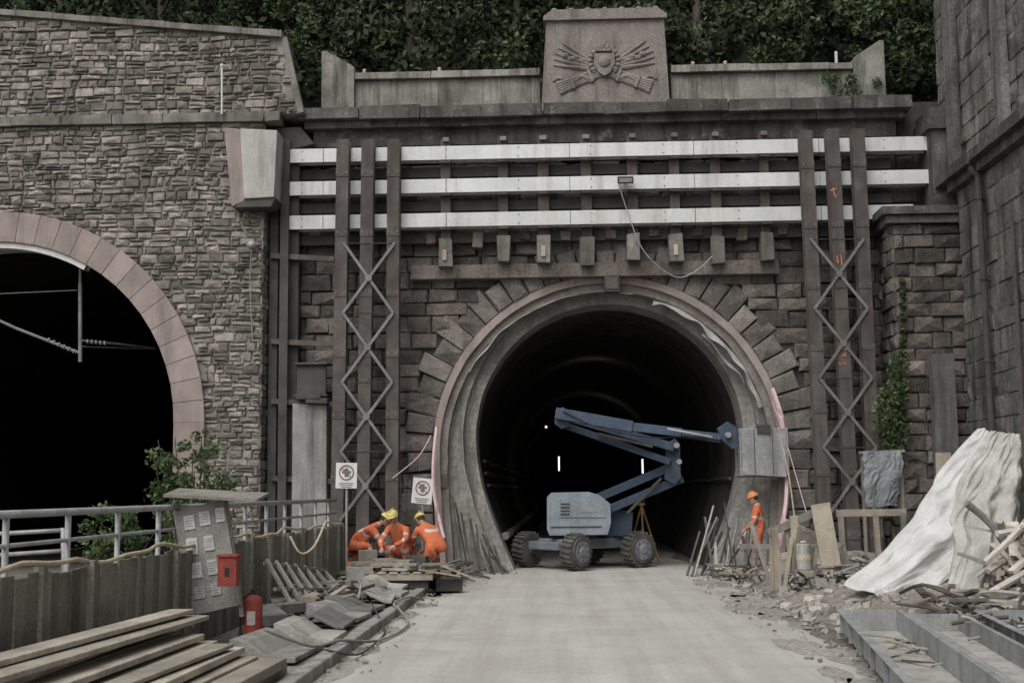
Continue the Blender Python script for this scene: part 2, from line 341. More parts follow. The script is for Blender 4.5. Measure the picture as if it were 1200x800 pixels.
# monument with coat of arms relief
mb=MB(); Ym=30.05
x0=WX(634,110,Ym);x1=WX(785,110,Ym);xa=WX(640,25,Ym);xb=WX(778,25,Ym);zt=WZ(708,24,Ym)
mb.prism([(x0,zs1),(x1,zs1),(xb,zt),(xa,zt)],Ym,31,0)
mb.prism([(x0-.05,zs1),(x1+.05,zs1),(x1+.04,zs1+.2),(x0-.04,zs1+.2)],Ym-.08,31.05,0)
ztt=WZ(708,12,Ym)
mb.prism([(xa-.07,zt),(xb+.07,zt),(xb+.07,zt+.1),(xb-.15,ztt),(xa+.15,ztt),(xa-.07,zt+.1)],Ym-.1,31.05,0)
for i in range(7):
    x=xa+.2+i*(xb-xa-.4)/6; mb.ell((x,Ym-.02,ztt),(.09,.09,.06),0,8,5)
c=W(708,74,Ym); yy=Ym-.01
mb.prism([(c.x-.24,c.z+.2),(c.x-.25,c.z-.05),(c.x-.14,c.z-.27),(c.x,c.z-.36),(c.x+.14,c.z-.27),(c.x+.25,c.z-.05),(c.x+.24,c.z+.2)],yy-.12,yy+.02,0)
mb.ell((c.x,yy-.12,c.z),(.15,.07,.15),0,14,8)
for i in range(14):
    a=math.radians(-125+i*(250/13))+math.pi/2
    mb.ell((c.x+.34*math.cos(a),yy-.03,c.z+.02+.34*math.sin(a)),(.08,.08,.06),0,7,5,Matrix.Rotation(-a,3,'Y'))
for i in range(5): mb.ell((c.x+(i-2)*.1,yy-.04,c.z+.42-.03*abs(i-2)),(.05,.07,.09),0,7,5)
mb.bb(c.x-.24,c.x+.24,yy-.09,yy+.04,c.z+.27,c.z+.34,0)
for s_ in (-1,1):
    lo=Vector((c.x-s_*1.12,yy,c.z-.62)); hi=Vector((c.x+s_*1.1,yy,c.z+.24)); ax=(hi-lo).normalized(); pn=Vector((-ax.z,0,ax.x))
    for k in (-2,-1,0,1,2):
        a=lo+pn*k*.045; b=hi.lerp(lo,.35)+pn*k*.045; mb.tube([a+pn*k*.02,a.lerp(b,.3),b],.05,0,6,2)
        mb.tube([b,b.lerp(hi,.6)+pn*k*.09,hi+pn*k*.15+ax*(.1-.04*abs(k))],.065,0,6,3,.02)
    for t in (.15,.35,.6): p=lo.lerp(hi,t); mb.beam(p-pn*.16,p+pn*.16,.06,.15,0,(0,1,0))
    st=Vector((c.x+s_*.3,yy,c.z-.45)); mb.tube([st,st+Vector((s_*.25,-.02,.1)),st+Vector((s_*.5,0,-.05)),st+Vector((s_*.78,0,.09)),st+Vector((s_*.95,0,.02))],.065,0,6,4,.03)
    for i in range(5): mb.ell((c.x+s_*(.45+.12*i),yy,c.z+.08-.06*(i%2)+.03*i),(.1,.07,.07),0,7,5)
mb.done('carved_monument',monst)
# ------------------------------------------------------------------ steel shoring
mb=MB()
zb=[(WZ(715,176.5,29.4)),(WZ(715,215,29.4)),(WZ(715,255,29.4))]
bl=WX(340,220,29.4)
for z,e in zip(zb,(1090,1092,1068)):
    x1=WX(e,220,29.4); mb.ibeam((bl,29.46,z),(x1,29.46,z),.33,.3,0,(0,1,0),.03)
    for xx in np.arange(bl+.8,x1,2.9): mb.bb(xx-.006,xx+.006,29.302,29.45,z-.17,z+.17,1)
    for xx in np.arange(bl+.3,x1,1.7): mb.cyl((xx,29.29,z+.1),(xx,29.32,z+.1),.014,m=1,n=6); mb.cyl((xx,29.29,z-.1),(xx,29.32,z-.1),.014,m=1,n=6)
mb.done('white_steel_waling_beams',[whitep,dsteel],bevel=.006)
mb=MB()
for (t,b) in (((403,165),(396,600)),((432,165),(426,600)),((462,165),(460,600)),((943,155),(965,590)),((974,153),(997,592)),((1004,153),(1024,592))):
    a=W(t[0],t[1],29.12); c=W(b[0],b[1],29.12); d=c-a; c2=a+d*((a.z)/(a.z-c.z))
    mb.ibeam(a,c2,.29,.3,0,(0,1,0),.03)
    mb.bb(c2.x-.25,c2.x+.25,28.9,29.35,-.02,.03,0)
    for k in range(7):
        p=a.lerp(c2,.08+k*.14); mb.bb(p.x-.15,p.x+.15,28.955,28.968,p.z-.09,p.z+.09,0)
        for ox in(-.1,.1): mb.cyl((p.x+ox,28.94,p.z),(p.x+ox,28.956,p.z),.02,m=1,n=6)
def lattice(xa,xb,ya,yb,n,lean):
    for i in range(n):
        y0=ya+(yb-ya)*i/n;y1=ya+(yb-ya)*(i+1)/n;s0=lean*(y0-ya)/(yb-ya);s1=lean*(y1-ya)/(yb-ya)
        mb.beam(W(xa+s0,y0,28.93),W(xb+s1,y1,28.93),.065,.012,1,(0,1,0)); mb.beam(W(xb+s0,y0,28.915),W(xa+s1,y1,28.915),.065,.012,1,(0,1,0))
        mb.beam(W(xa+s0,y0,29.6),W(xb+s1,y1,29.6),.06,.012,1,(0,1,0)); mb.beam(W(xb+s0,y0,29.62),W(xa+s1,y1,29.62),.06,.012,1,(0,1,0))
        a=W(xa+s0,y0,28.95);b=W(xb+s0,y0,28.95)
        mb.beam(a,(a.x,29.6,a.z),.05,.05,1); mb.beam(b,(b.x,29.6,b.z),.05,.05,1); mb.beam((a.x,28.98,a.z),(b.x,28.98,b.z),.05,.012,0)
        m_=W((xa+xb)/2+(s0+s1)/2,(y0+y1)/2,28.92); mb.cyl(m_-Vector((0,.02,0)),m_+Vector((0,.02,0)),.08,m=1,n=8)
lattice(403,462,285,610,4,-5); lattice(950,1012,280,605,4,20)
for px,py in ((978,226),(983,303),(988,413),(986,420)):
    for k in range(3): a=W(px+U(-5,5),py+U(-7,7),28.95); b=W(px+U(-6,6),py+U(-8,8),28.95); mb.beam(a,b,.025,.004,2,(0,1,0))
mb.done('steel_lattice_towers',[rust,M('brace_steel',(.12,.118,.116),(.21,.207,.203),3,.6,.1,30,.1,.3,.2),mark],bevel=.005)
mb=MB()
for z in ((zb[0]+zb[1])/2+.02,(zb[1]+zb[2])/2,zb[2]-.36):
    mb.ibeam((bl+.2,29.75,z),(WX(1045,230,29.7),29.75,z),.24,.16,0,(0,1,0),.02)
zt=WZ(700,161,29.7)
for px in (523,590,637,687,741,790,838,895):
    x=WX(px,230,29.7); w=.3+U(-.03,.03)
    mb.ibeam((x,29.58,zt+.02+U(-.05,.02)),(x,29.58,WZ(700,305+U(-8,6),29.7)),w*.8,.14,1,(0,1,0),.02)
    mb.bb(x-.07+U(-.02,.02),x+.09,29.42,29.62,zt-.1,zt+.0,4)
    zz=WZ(700,293+U(-3,3),29.6); mb.bb(x-.16,x+.15,29.38,29.66,zz-.34,zz+.3,4,j=.03); 
    if px in(523,790,637): mb.bb(x-.07,x+.03,29.345,29.377,zz-.2,zz+.05,3)
    for z in zb: mb.bb(x-.13,x+.13,29.33,29.5,z-.225,z-.175,1)
for px in (505,560,615,662,715,765,815,868,915):
    x=WX(px,230,29.7); mb.bb(x-.12,x+.12,29.6,29.9,zb[2]-.5+U(-.1,.1),zb[2]-.25,2,j=.02)
mb.bb(WX(482,300,29.7),WX(912,300,29.7),29.62,29.9,WZ(700,324,29.7)-.0,WZ(700,308,29.7),2,j=.02)
mb.done('shoring_struts',[dsteel,rust,ashlar,timber,M('strut_timber_grey',(.12,.11,.1),(.23,.213,.195),3,.9,.4,30,.35,.4)],bevel=.006)
mb=MB()
for px,y in ((322,29.5),(334,29.3),(346,29.55)):
    x=WX(px,300,y); mb.ibeam((x,y,0),(x,y,WZ(px,165,y)),.2,.2,0,(0,1,0),.02)
x0=WX(308,300,29.8); mb.bb(x0-.3,WX(352,300,29.8),29.85,30.1,0,WZ(330,165,29.8),1)
for py in (300,400,470,560): mb.beam(W(318,py,29.35),W(392,py+4,29.35),.12,.12,2,(0,1,0))
mb.done('dark_steel_columns',[dsteel,soot,rust],bevel=.005)
mb=MB()
mb.bb(WX(345,500,29.4),WX(385,500,29.4),29.2,29.8,0,WZ(365,474,29.4),0,j=.02)
a=W(348,428,29.3);b=W(382,462,29.3); 
mb.bb(a.x,b.x,29.3,29.38,b.z,a.z,1); mb.bb(a.x-.05,b.x+.05,29.2,29.5,a.z,a.z+.06,1);mb.bb(a.x-.05,b.x+.05,29.2,29.5,b.z-.06,b.z,1)
for px,py,w,h in ((372,470,.5,.12),(362,465,.6,.1)): p=W(px,py,29.15); mb.box(p,(w,.25,h),1,j=.02)
mb.done('concrete_plinth',[M('stained_concrete',(.2,.197,.188),(.32,.315,.3),2,.9,.5,20,0,.8,stc=(.08,.073,.067)),dsteel],bevel=.02)
mb=MB(); p=W(733,211,29.1); mb.box(p,(.36,.2,.14),0,rx=.4); mb.beam(p+Vector((0,.05,0)),p+Vector((0,.3,.05)),.05,.05,0); mb.box(p+Vector((0,-.1,-.03)),(.3,.02,.09),1,rx=.4)
mb.tube([W(725,215,29.15),W(736,250,29.2),W(755,295,29.2),W(790,324,29.2),W(815,318,29.2),W(835,300,29.25)],.012,2,5)
mb.done('floodlight',[dsteel,galv,galv])
mb=MB(); p=W(717,333,29.7); mb.box(p,(.36,.25,.4),0); mb.box(p+Vector((0,-.13,.0)),(.28,.03,.28),1); mb.beam(p+Vector((0,0,.2)),p+Vector((0,.1,.4)),.05,.05,0); mb.done('junction_box',[dsteel,rust],bevel=.02)
mb=MB()
def ribbon(a0,a1,r,w,y,m,amp,n=110,cz=CZ):
    vs=[]
    for i in range(n+1):
        a=math.radians(a0+(a1-a0)*i/n); rr=r+amp*noise.noise((a*5,1,r*3)); ww=w*(1+1.*noise.noise((a*8,5,r)))
        for q,dy in ((rr,0),(rr-ww,-.12*(1+noise.noise((a*9,2,2))))): vs.append((CX+q*math.cos(a),y+dy,cz+q*math.sin(a)))
    mb.add(vs,[(2*i,2*i+1,2*i+3,2*i+2) for i in range(n)],m)
ribbon(15,72,3.74,.13,YF+.1,0,.08); ribbon(80,150,3.76,.04,YF+.1,0,.05); ribbon(25,50,3.55,.07,YF+.2,0,.15)
mb.done('torn_waterproof_membrane',[M('membrane',(.36,.355,.34),(.5,.49,.47),4,.8,.2,streak=.4,stc=(.18,.165,.15)),liner],solid=.01)
mb=MB()
mb.tube([W(905,455,29.5),W(916,490,29.4),W(922,540,29.4),W(921,590,29.3),W(912,640,29.2)],.06,0,5); mb.tube([W(512,500,29.5),W(508,540,29.4),W(509,580,29.4),W(520,630,29.3)],.045,0,5)
mb.tube([W(912,500,29.2),W(925,560,29.1),W(935,640,29)],.02,1,5); mb.tube([W(880,612,28.8),W(853,668,28.6)],.03,2,5)
mb.tube([W(905,470,29.3),W(922,520,29.2),W(945,600,28.9)],.012,0,5); mb.tube([W(460,560,28.9),W(490,535,29.2),W(505,510,29.5)],.012,0,5)
mb.done('barrier_tape',[pink,hosem,pink])
# tunnel lamps
mb=MB()
for px,py,y,w,h in ((693,417,45,.24,.11),(703,477,70,.5,.1),(655,543,55,.05,.6),(753,546,55,.05,.6),(640,500,40,.05,.05),(805,520,50,.06,.06)):
    p=W(px,py,y); mb.box(p,(w,.1,h),0); mb.box(p+Vector((0,.08,0)),(w+.08,.06,h+.08),1)
mb.done('tunnel_lamps',[EM('lamp_glow',(1,.97,.9),2.2),dsteel])
for px,py,y,e_ in ((693,425,44,4),(703,482,60,7),(700,490,75,10),(655,540,52,4)):
    ld=bpy.data.lights.new('tunnel_lamp_light','POINT'); ld.energy=e_; ld.shadow_soft_size=.3; ld.specular_factor=0; ld.color=(1,.95,.87)
    lo=bpy.data.objects.new('tunnel_lamp_light',ld); lo.location=W(px,py,y)-Vector((0,.3,.5)); sc.collection.objects.link(lo)
mb=MB()
for dx,z in ((-2.95,2.0),(-3.02,2.3),(-3.05,2.6),(2.98,2.1)): mb.tube([(IX+dx,y,z+.02*math.sin(y)) for y in np.arange(31.7,80,2.)],.045,0,6,1)
mb.tube([(IX-2.55,y,.75+.03*math.sin(y*2)) for y in np.arange(31.7,80,2.)],.1,1,8,1)
mb.done('tunnel_service_pipes',[dsteel,greyw])
# ------------------------------------------------------------------ left masonry wall and railway tunnel
YL=29.
c=W(-10,498,YL); LX,LZ=c.x,c.z; LRi=WX(205,498,YL)-LX; LRo=WX(241,498,YL)-LX
xe=WX(306,400,YL); zband=WZ(150,141,YL)
mb=MB()
tfL=lambda u,w,e:(u,YL-e,w)
wallhole(mb,LX,LZ,LRi+.1,LRi+.1,-24,xe,zband,YL+.02,1)
mb.add([(xe,YL+.02,0),(xe,31,0),(xe,31,zband),(xe,YL+.02,zband)],[(0,1,2,3)],1)
masonry(mb,-20,xe,0,zband-.12,(.09,.22),(.14,.5),lambda u,z,a,b:(math.hypot(u-LX,z-LZ)<LRo-.08 if z>LZ else abs(u-LX)<LRo-.08),tfL,.045,.018,.034,.018,0,.02,.07)
masonry(mb,YL,30,0,zband-.12,(.2,.3),(.3,.5),lambda u,z,a,b:False,lambda u,w,e:(xe+e*.6,u,w),.04,.02,.02,.012,0,.01)
n=30
for s_ in range(n):
    a0=math.pi*s_/n;a1=math.pi*(s_+1)/n-.002
    mb.stone([(LX+LRi*math.cos(a1),LZ+LRi*math.sin(a1)),(LX+LRi*math.cos(a0),LZ+LRi*math.sin(a0)),(LX+LRo*math.cos(a0),LZ+LRo*math.sin(a0)),(LX+LRo*math.cos(a1),LZ+LRo*math.sin(a1))],.12,.006,2,tfL,.003)
for k in range(8):
    z=LZ-(k+1)*.5
    if z<-.3: break
    for a,b in ((LX+LRi,LX+LRo),(LX-LRo,LX-LRi)): mb.stone([(a,z+.003),(b,z+.003),(b,z+.497),(a,z+.497)],.12,.006,2,tfL,.003)
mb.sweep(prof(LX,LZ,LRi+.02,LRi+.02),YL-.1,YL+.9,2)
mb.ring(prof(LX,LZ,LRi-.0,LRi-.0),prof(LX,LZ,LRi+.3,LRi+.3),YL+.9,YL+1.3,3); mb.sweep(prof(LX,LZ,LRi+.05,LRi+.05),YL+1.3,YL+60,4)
A=[(LX+(LRi-.01)*math.cos(math.radians(a)),LZ+(LRi-.01)*math.sin(math.radians(a))) for a in range(60,150,3)]; B=[(LX+(LRi-.14)*math.cos(math.radians(a)),LZ+(LRi-.14)*math.sin(math.radians(a))) for a in range(60,150,3)]
mb.ring(B,A,YL-.05,YL+.25,6)
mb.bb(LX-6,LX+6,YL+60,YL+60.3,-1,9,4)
k=-20
while k<xe+.35:
    l=min(1.2,xe+.4-k); mb.bb(k+.006,k+l-.006,YL-.16+U(-.01,.01),YL+.5,zband-.12,zband+.1+U(-.01,.01),5,j=.014); k+=l
xt=WX(330,38,YL);xbm=WX(350,130,YL)
def ztopL(x):
    a=W(0,12,YL);b=W(330,38,YL); return a.z+(b.z-a.z)*(x-a.x)/(b.x-a.x)
zb2=zband+.1
masonry(mb,-20,xbm,zb2,ztopL(-20)+.2,(.10,.22),(.16,.5),lambda u,z,a,b: z>ztopL(u)-.16 or b>xbm+(xt-xbm)*(z-zb2)/(ztopL(xt)-zb2)+.03,lambda u,w,e:(u,YL+.05-e,w),.045,.018,.034,.018,0,.018,.06)
mb.prism([(-24,zb2),(xbm-.03,zb2),(xt-.03,ztopL(xt)-.1),(-24,ztopL(-24)-.1)],YL+.07,YL+1.2,1)
k=-20
while k<xt:
    l=min(.9,xt-k+.02); z0=ztopL(k);z1=ztopL(k+l); mb.prism([(k+.006,z0-.14),(k+l-.006,z1-.14),(k+l-.006,z1+U(-.01,.025)),(k+.006,z0)],YL-.1,YL+1.3,5); k+=l
mb.beam((xbm+.05,YL+.1,zb2),(xt+.05,YL+.1,ztopL(xt)-.12),.14,.2,5)
mb.done('masonry_railway_tunnel_wall',[rubble,mortar,pinkst,concl,soot,M('coping_stone',(.13,.12,.11),(.24,.225,.21),2,.95,.5,20,.15,.65,moss=.4),white])
mb=MB(); mb.tube([W(260,78,28.75),W(260,134,28.75)],.025,0,6); mb.ell(W(260,77,28.75),(.05,.05,.05),0,8,5); mb.done('marker_pole',white)
mb=MB()
P=[(282,152),(326,154),(322,232),(287,234)]
mb.prism([(WX(a,b,28.6),WZ(a,b,28.6)) for a,b in P][::-1],28.5,29.3,0)
P=[(263,150),(282,152),(287,236),(272,243)]
mb.prism([(WX(a,b,28.6),WZ(a,b,28.6)) for a,b in P][::-1],28.55,29.2,1)
P=[(287,234),(324,232),(318,243),(274,244)]
mb.prism([(WX(a,b,28.6),WZ(a,b,28.6)) for a,b in P][::-1],28.55,29.2,2)
mb.prism([(WX(a,b,29.3),WZ(a,b,29.3)) for a,b in ((300,150),(352,148),(368,168),(330,178),(318,166))][::-1],29.35,29.9,2)
mb.done('concrete_bracket_block',[concl,pinkst,dsteel],bevel=.02)
mb=MB()
mb.tube([W(-40,358,29.6),W(20,385,29.6),W(92,413,29.6)],.035,0,7,1); mb.tube([W(94,332,29.6),W(94,424,29.6)],.045,0,7,1)
mb.tube([W(96,399,29.6),W(140,403,30.6),W(182,408,32)],.03,0,7,1); mb.tube([W(96,406,29.6),W(180,409,32)],.015,0,6,1)
mb.tube([W(-40,346,29.7),W(90,340,29.7)],.012,0,5,1)
for i in range(6): mb.cyl(W(56+6*i,398+2.6*i,29.6),W(58+6*i,399+2.6*i,29.6),.055,m=0,n=10)
for i in range(5): mb.cyl(W(102+5*i,400+.5*i,29.7),W(104+5*i,400+.5*i,29.7),.05,m=0,n=10)
mb.beam(W(94,332,29.6),W(94,300,29.6),.05,.05,0)
mb.done('overhead_line_bracket',[M('insulator_steel',(.14,.145,.15),(.24,.245,.25),3,.6)])
mb=MB(); p=W(295,287,28.8); mb.ell(p,(.12,.12,.1),0,10,7); mb.beam(p,p+Vector((0,.2,0)),.04,.04,0); mb.tube([p,W(293,330,28.85),W(296,400,28.9)],.012,0,5); mb.done('wall_sensor',[galv])
# ------------------------------------------------------------------ right pier + retaining wall
mb=MB()
x0=WX(1052,400,28.7);x1=9.3;zt=WZ(1085,262,28.6);Yp=28.7
tfP=lambda u,w,e:(u,Yp-e,w)
mb.bb(x0+.03,x1+.5,Yp+.02,30.2,0,zt,1)
masonry(mb,x0,x1,0,zt,(.28,.37),(.4,.85),lambda *a:False,tfP,.07,.03,.02,.035,0,.018)
masonry(mb,Yp,30.1,0,zt,(.30,.36),(.4,.85),lambda *a:False,lambda u,w,e:(x0-e+.03,u,w),.07,.025,.02,.03,0,.015)
z2=WZ(1085,243,28.5); mb.bb(x0-.18,x1+.3,Yp-.22,30.2,zt,z2-.16,2,j=.02); mb.bb(x0-.28,x1+.3,Yp-.32,30.25,z2-.158,z2+.02,2,j=.02)
xu0=WX(1092,190,29);xu1=WX(1124,190,29); z3=WZ(1105,152,29)
mb.bb(xu0,xu1+.3,28.95,30.2,z2+.02,z3,2); mb.bb(xu0-.1,xu1+.4,28.85,30.25,z3,WZ(1105,138,29),2,j=.01); mb.bb(xu0-.03,xu1+.3,28.9,30.2,WZ(1105,138,29),WZ(1105,128,29),2,j=.02)
p=W(1103,415,28.3);q=W(1103,545,28.3); mb.bb(p.x-.24,p.x+.24,28.2,28.5,0,p.z,3,j=.02)
mb.done('stone_pier',[ashlar,ashjoint,cornst,M('grey_slab',(.1,.097,.093),(.16,.157,.15),2,.9,.4,20,0,.6)])
mb=MB(); xw=WX(1128,400,28.7)
zl=WZ(1160,190,26.6)
mb.bb(xw+.02,xw+1.2,-5,28.5,0,zl,0)
masonry(mb,-5,28.45,0,zl,(.36,.55),(.6,1.3),lambda *a:False,lambda u,w,e:(xw-e,u,w),.02,.012,.01,.022,2,.01)
y=-5
while y<28.6:
    mb.bb(xw-.38,xw+1.2,y+.01,y+1.49,zl,zl+.22+U(-.02,.02),1,j=.02); y+=1.5
mb.bb(xw-.2,xw+1.2,-5,28.6,zl-.2,zl-.002,1,j=.01)
mb.bb(xw+.1,xw+1.2,-5,29.9,zl+.22,22,0)
masonry(mb,-5,29.85,zl+.23,19,(.4,.6),(.7,1.5),lambda *a:False,lambda u,w,e:(xw+.09-e,u,w),.02,.012,.01,.025,2,.012)
y=28.2
while y>0:
    mb.bb(xw-.1,xw+.06,y,y+.55,zl+.24,21,0,j=.02); y-=3.1
mb.done('retaining_wall_building',[rwall,cornst,M('stained_wall_blocks',(.09,.086,.08),(.235,.222,.207),1.2,.95,1,14,.15,.9,moss=.45,patch=.65,pc=(.42,.405,.38),pscale=1.5,fine=.4)])
mb=MB(); yq=26.6; mb.tube([(xw-.16,yq,0),(xw-.16,yq,zl-.3)],.07,0,10,1); mb.tube([(xw-.16,yq,zl-.3),(xw-.3,yq,zl-.1),(xw-.3,yq,zl+.1)],.07,0,10,3)
for z in np.arange(1,zl,1.7): mb.cyl((xw-.16,yq,z),(xw-.16,yq,z+.06),.09,m=0,n=10); mb.bb(xw-.1,xw,yq-.03,yq+.03,z,z+.05,0)
mb.done('downpipe',[dsteel])
mb=MB(); yq=24.9; mb.tube([(xw-.12,yq,0),(xw-.12,yq,7)],.05,0,8,1); mb.done('cable_conduit',[rust])
def ivy(name,pts,n,size,mat=leafl):
    C=[];r=[]
    for (px,py,y,k) in pts: C.append(tuple(W(px,py,y)));r.append(k)
    return leafmesh(name,C,r,n,size,mat,1.1)
ivy('ivy_plant',[(1052+U(-5,5),425+9*i+U(-2,2),28.5,.24+.1*math.sin(i*1.7)) for i in range(13)]+[(1044+U(-9,8),485+U(-30,40),28.4,U(.15,.32)) for i in range(14)]+[(1058,330+14*i,28.55,.07) for i in range(7)],80,.05)
ivy('climbing_weeds',[(1134+U(-3,3),150+18*i,28.0-.0*i,.15) for i in range(5)]+[(1168+U(-8,8),165+i*6,26.4,.14) for i in range(4)],60,.05,leafm)
# ------------------------------------------------------------------ hillside & forest
def hz(x,y): return 10.2+max(0,(y-31))*.85+1.2*noise.noise((x*.12,y*.12,0))-(1.5 if y<32 else 0)
grid('hillside',lambda u,v:(-90+180*u,31.2+70*v,hz(-90+180*u,31.2+70*v)),60,40,hillm)
C=[];rr=[]
for i in range(900):
    x=U(-17,19);y=32.5+U(0,1)**1.1*11; z=hz(x,y)+U(.1,2.6); C.append((x,y,z)); rr.append(U(.35,1.0))
leafmesh('hillside_foliage',C,rr,100,.11,leafd)
C=[];rr=[]
for i in range(110):
    px=rnd.choice((U(985,1110),U(1020,1110),U(790,1000),U(330,420),U(180,340),U(480,620),U(985,1110))); py=U(10,100) if px>985 else U(5,75)
    C.append(tuple(W(px,py,U(31.6,33.5)))); rr.append(U(.15,.5))
leafmesh('shrub_mass',C,rr,70,.08,leafm)
C=[tuple(W(U(970,1030),U(85,115),U(30.0,30.6))) for i in range(14)]+[tuple(W(U(20,60),U(4,14),29.4)) for i in range(5)]; leafmesh('wall_top_bush',C,[U(.1,.25) for _ in C],45,.05,leafl)
def tree(x,y,h,cr,mt):
    e=bpy.data.objects.new('tree',None); sc.collection.objects.link(e); z=hz(x,y)-.3
    mb=MB(); top=Vector((x+U(-.6,.6),y,z+h)); mb.tube([(x,y,z),(x+U(-.2,.2),y,z+h*.5),top],.16,0,8,4,.04)
    C=[];q=[]
    for i in range(9):
        t=U(.35,.95); a=U(0,6.28); b=Vector((x,y,z+h*t)); L_=cr*U(.6,1.1)*(1.1-t*.5); e2=b+Vector((math.cos(a)*L_,math.sin(a)*L_,L_*.5)); mb.tube([b,(b+e2)/2+Vector((0,0,.15)),e2],.05,0,5,3,.015)
        for k in range(3): C.append(tuple(b.lerp(e2,U(.5,1.1))+Vector((U(-.4,.4),U(-.4,.4),U(-.3,.4))))); q.append(U(.3,.65))
    o=mb.done('trunk',bark,smooth=True,parent=e); leafmesh('crown',C,q,100,.085,mt,parent=e)
for i,(x,y,h,cr) in enumerate(((-7.5,34,5,1.8),(-4,35,6,2),(-1,34.5,5,1.7),(4,35,6,2),(6.5,34,5,2),(9,33.5,5.5,2),(-11,34,5,2))): tree(x,y,h,cr,(leafd,leafm)[i in (1,2,4,5)])
# ------------------------------------------------------------------ left fence, rail, hose
mb=MB(); FX=-4.4
y=7.
while y<26:
    L_=U(1.1,1.35)
    n=5
    for k in range(n):
        w=L_/n; mb.box((FX+U(-.015,.015),y+w*(k+.5),.63+U(-.01,.01)),(.035,w-.01,1.16+U(-.03,.03)),0,ry=U(-.015,.015))
    mb.bb(FX-.09,FX-.025,y+.03,y+L_-.03,.9,1.0,0); mb.bb(FX-.02,FX+.07,y-.06,y+.05,0,1.24+U(-.02,.03),0)
    y+=L_+.02
mb.done('board_fence',[M('fence_boards',(.17,.166,.143),(.28,.274,.237),1.5,.9,.6,30,.28,.65,patch=.35,pc=(.38,.37,.335),stc=(.07,.07,.056),fine=.35)],bevel=.004)
mb=MB()
mb.tube([(FX-.2,6,1.71),(FX-.2,26.2,1.71)],.035,0,9,1); mb.tube([(FX-.2,6,1.45),(FX-.2,26.2,1.45)],.02,0,8,1)
for y in np.arange(6.5,26.5,1.35): mb.tube([(FX-.2,y,0),(FX-.2,y,1.7)],.03,0,8,1)
mb.tube([W(0,625,17),W(74,621,17)],.03,0,7,1);mb.tube([W(0,650,17),W(74,645,17)],.03,0,7,1);mb.tube([W(74,618,17),W(76,700,17)],.035,0,7,1)
mb.done('metal_railing',galv,smooth=True)
mb=MB(); mb.tube([(FX+.02+.03*math.sin(y*3),y,1.27+.035*math.sin(y*1.9)+.02*math.sin(y*5)) for y in np.arange(6,26,.4)],.022,0,7,2)
mb.tube([W(340,628,20),W(352,648,20),W(368,640,20.3),W(382,610,21)],.02,0,6)
mb.done('tan_hose',hosem,smooth=True)
mb=MB()
Yb=15.2
P=[(203,600),(262,584),(282,708),(222,722)]
mb.prism([(WX(a,b,Yb),WZ(a,b,Yb)) for a,b in P][::-1],Yb,Yb+.05,0)
for a,b,w,h in ((216,612,13,17),(234,607,13,17),(252,603,11,17),(219,640,14,20),(239,636,12,18),(224,668,14,18),(243,664,12,18),(247,690,12,14),(228,694,12,14)):
    p=W(a,b,Yb-.012); ti=-.14+U(-.05,.05); mb.box(p+Vector((.06,0,0)),(w*.0098,.008,h*.0098),rnd.choice((1,4,4)),ry=ti)
    for k in range(4): mb.box(p+Vector((.06,-.007,.05-.03*k)),(w*.007,.004,.006),3,ry=ti)
mb.beam(W(207,590,Yb+.1),W(226,735,Yb+.1),.05,.07,2); mb.beam(W(264,584,Yb+.1),W(284,722,Yb+.1),.05,.07,2)
a=W(196,575,Yb-.1);b=W(312,584,Yb+.2); mb.box((a+b)/2,(abs(b.x-a.x),.62,.035),2,rx=.12,ry=.06)
mb.done('notice_board',[greyw,M('faded_paper',(.46,.46,.44),(.56,.56,.54),4,.9,.05,streak=.4,stc=(.33,.31,.28)),oldwood,M('faded_print',(.18,.18,.18),(.22,.22,.22)),M('old_paper',(.38,.38,.36),(.45,.45,.43),4,.9,.05)],bevel=.004)
mb=MB(); p=W(268,669,14.9); mb.box(p,(.22,.16,.33),0); mb.box(p+Vector((0,0,.18)),(.25,.2,.03),0); mb.box(p+Vector((.0,-.085,0)),(.05,.01,.1),1); mb.done('red_hose_box',[red,dark],bevel=.012)
mb=MB(); p=Vector((WX(297,700,15.4),15.4,.12)); 
mb.box(p-Vector((0,0,.015)),(.4,.4,.03),2)
mb.cyl(p+Vector((0,0,.03)),p+Vector((0,0,.46)),.11,m=0,n=24); mb.ell(p+Vector((0,0,.46)),(.11,.11,.09),0,24,8,half=True); mb.cyl(p,p+Vector((0,0,.03)),.115,m=1,n=24)
mb.cyl(p+Vector((0,0,.53)),p+Vector((0,0,.6)),.03,m=1); mb.box(p+Vector((.05,0,.62)),(.17,.03,.02),1,ry=-.2); mb.box(p+Vector((.05,0,.58)),(.14,.03,.015),1,ry=.1)
mb.tube([p+Vector((-.03,0,.57)),p+Vector((-.13,-.02,.48)),p+Vector((-.15,-.03,.3)),p+Vector((-.14,-.03,.15))],.014,1,6); mb.cyl(p+Vector((-.14,-.03,.15)),p+Vector((-.14,-.03,.05)),.02,.035,1)
mb.box(p+Vector((0,-.107,.28)),(.1,.012,.16),2); mb.done('fire_extinguisher',[red,dark,M('label',(.35,.33,.3),(.45,.42,.4),5,.7,0)],smooth=False)
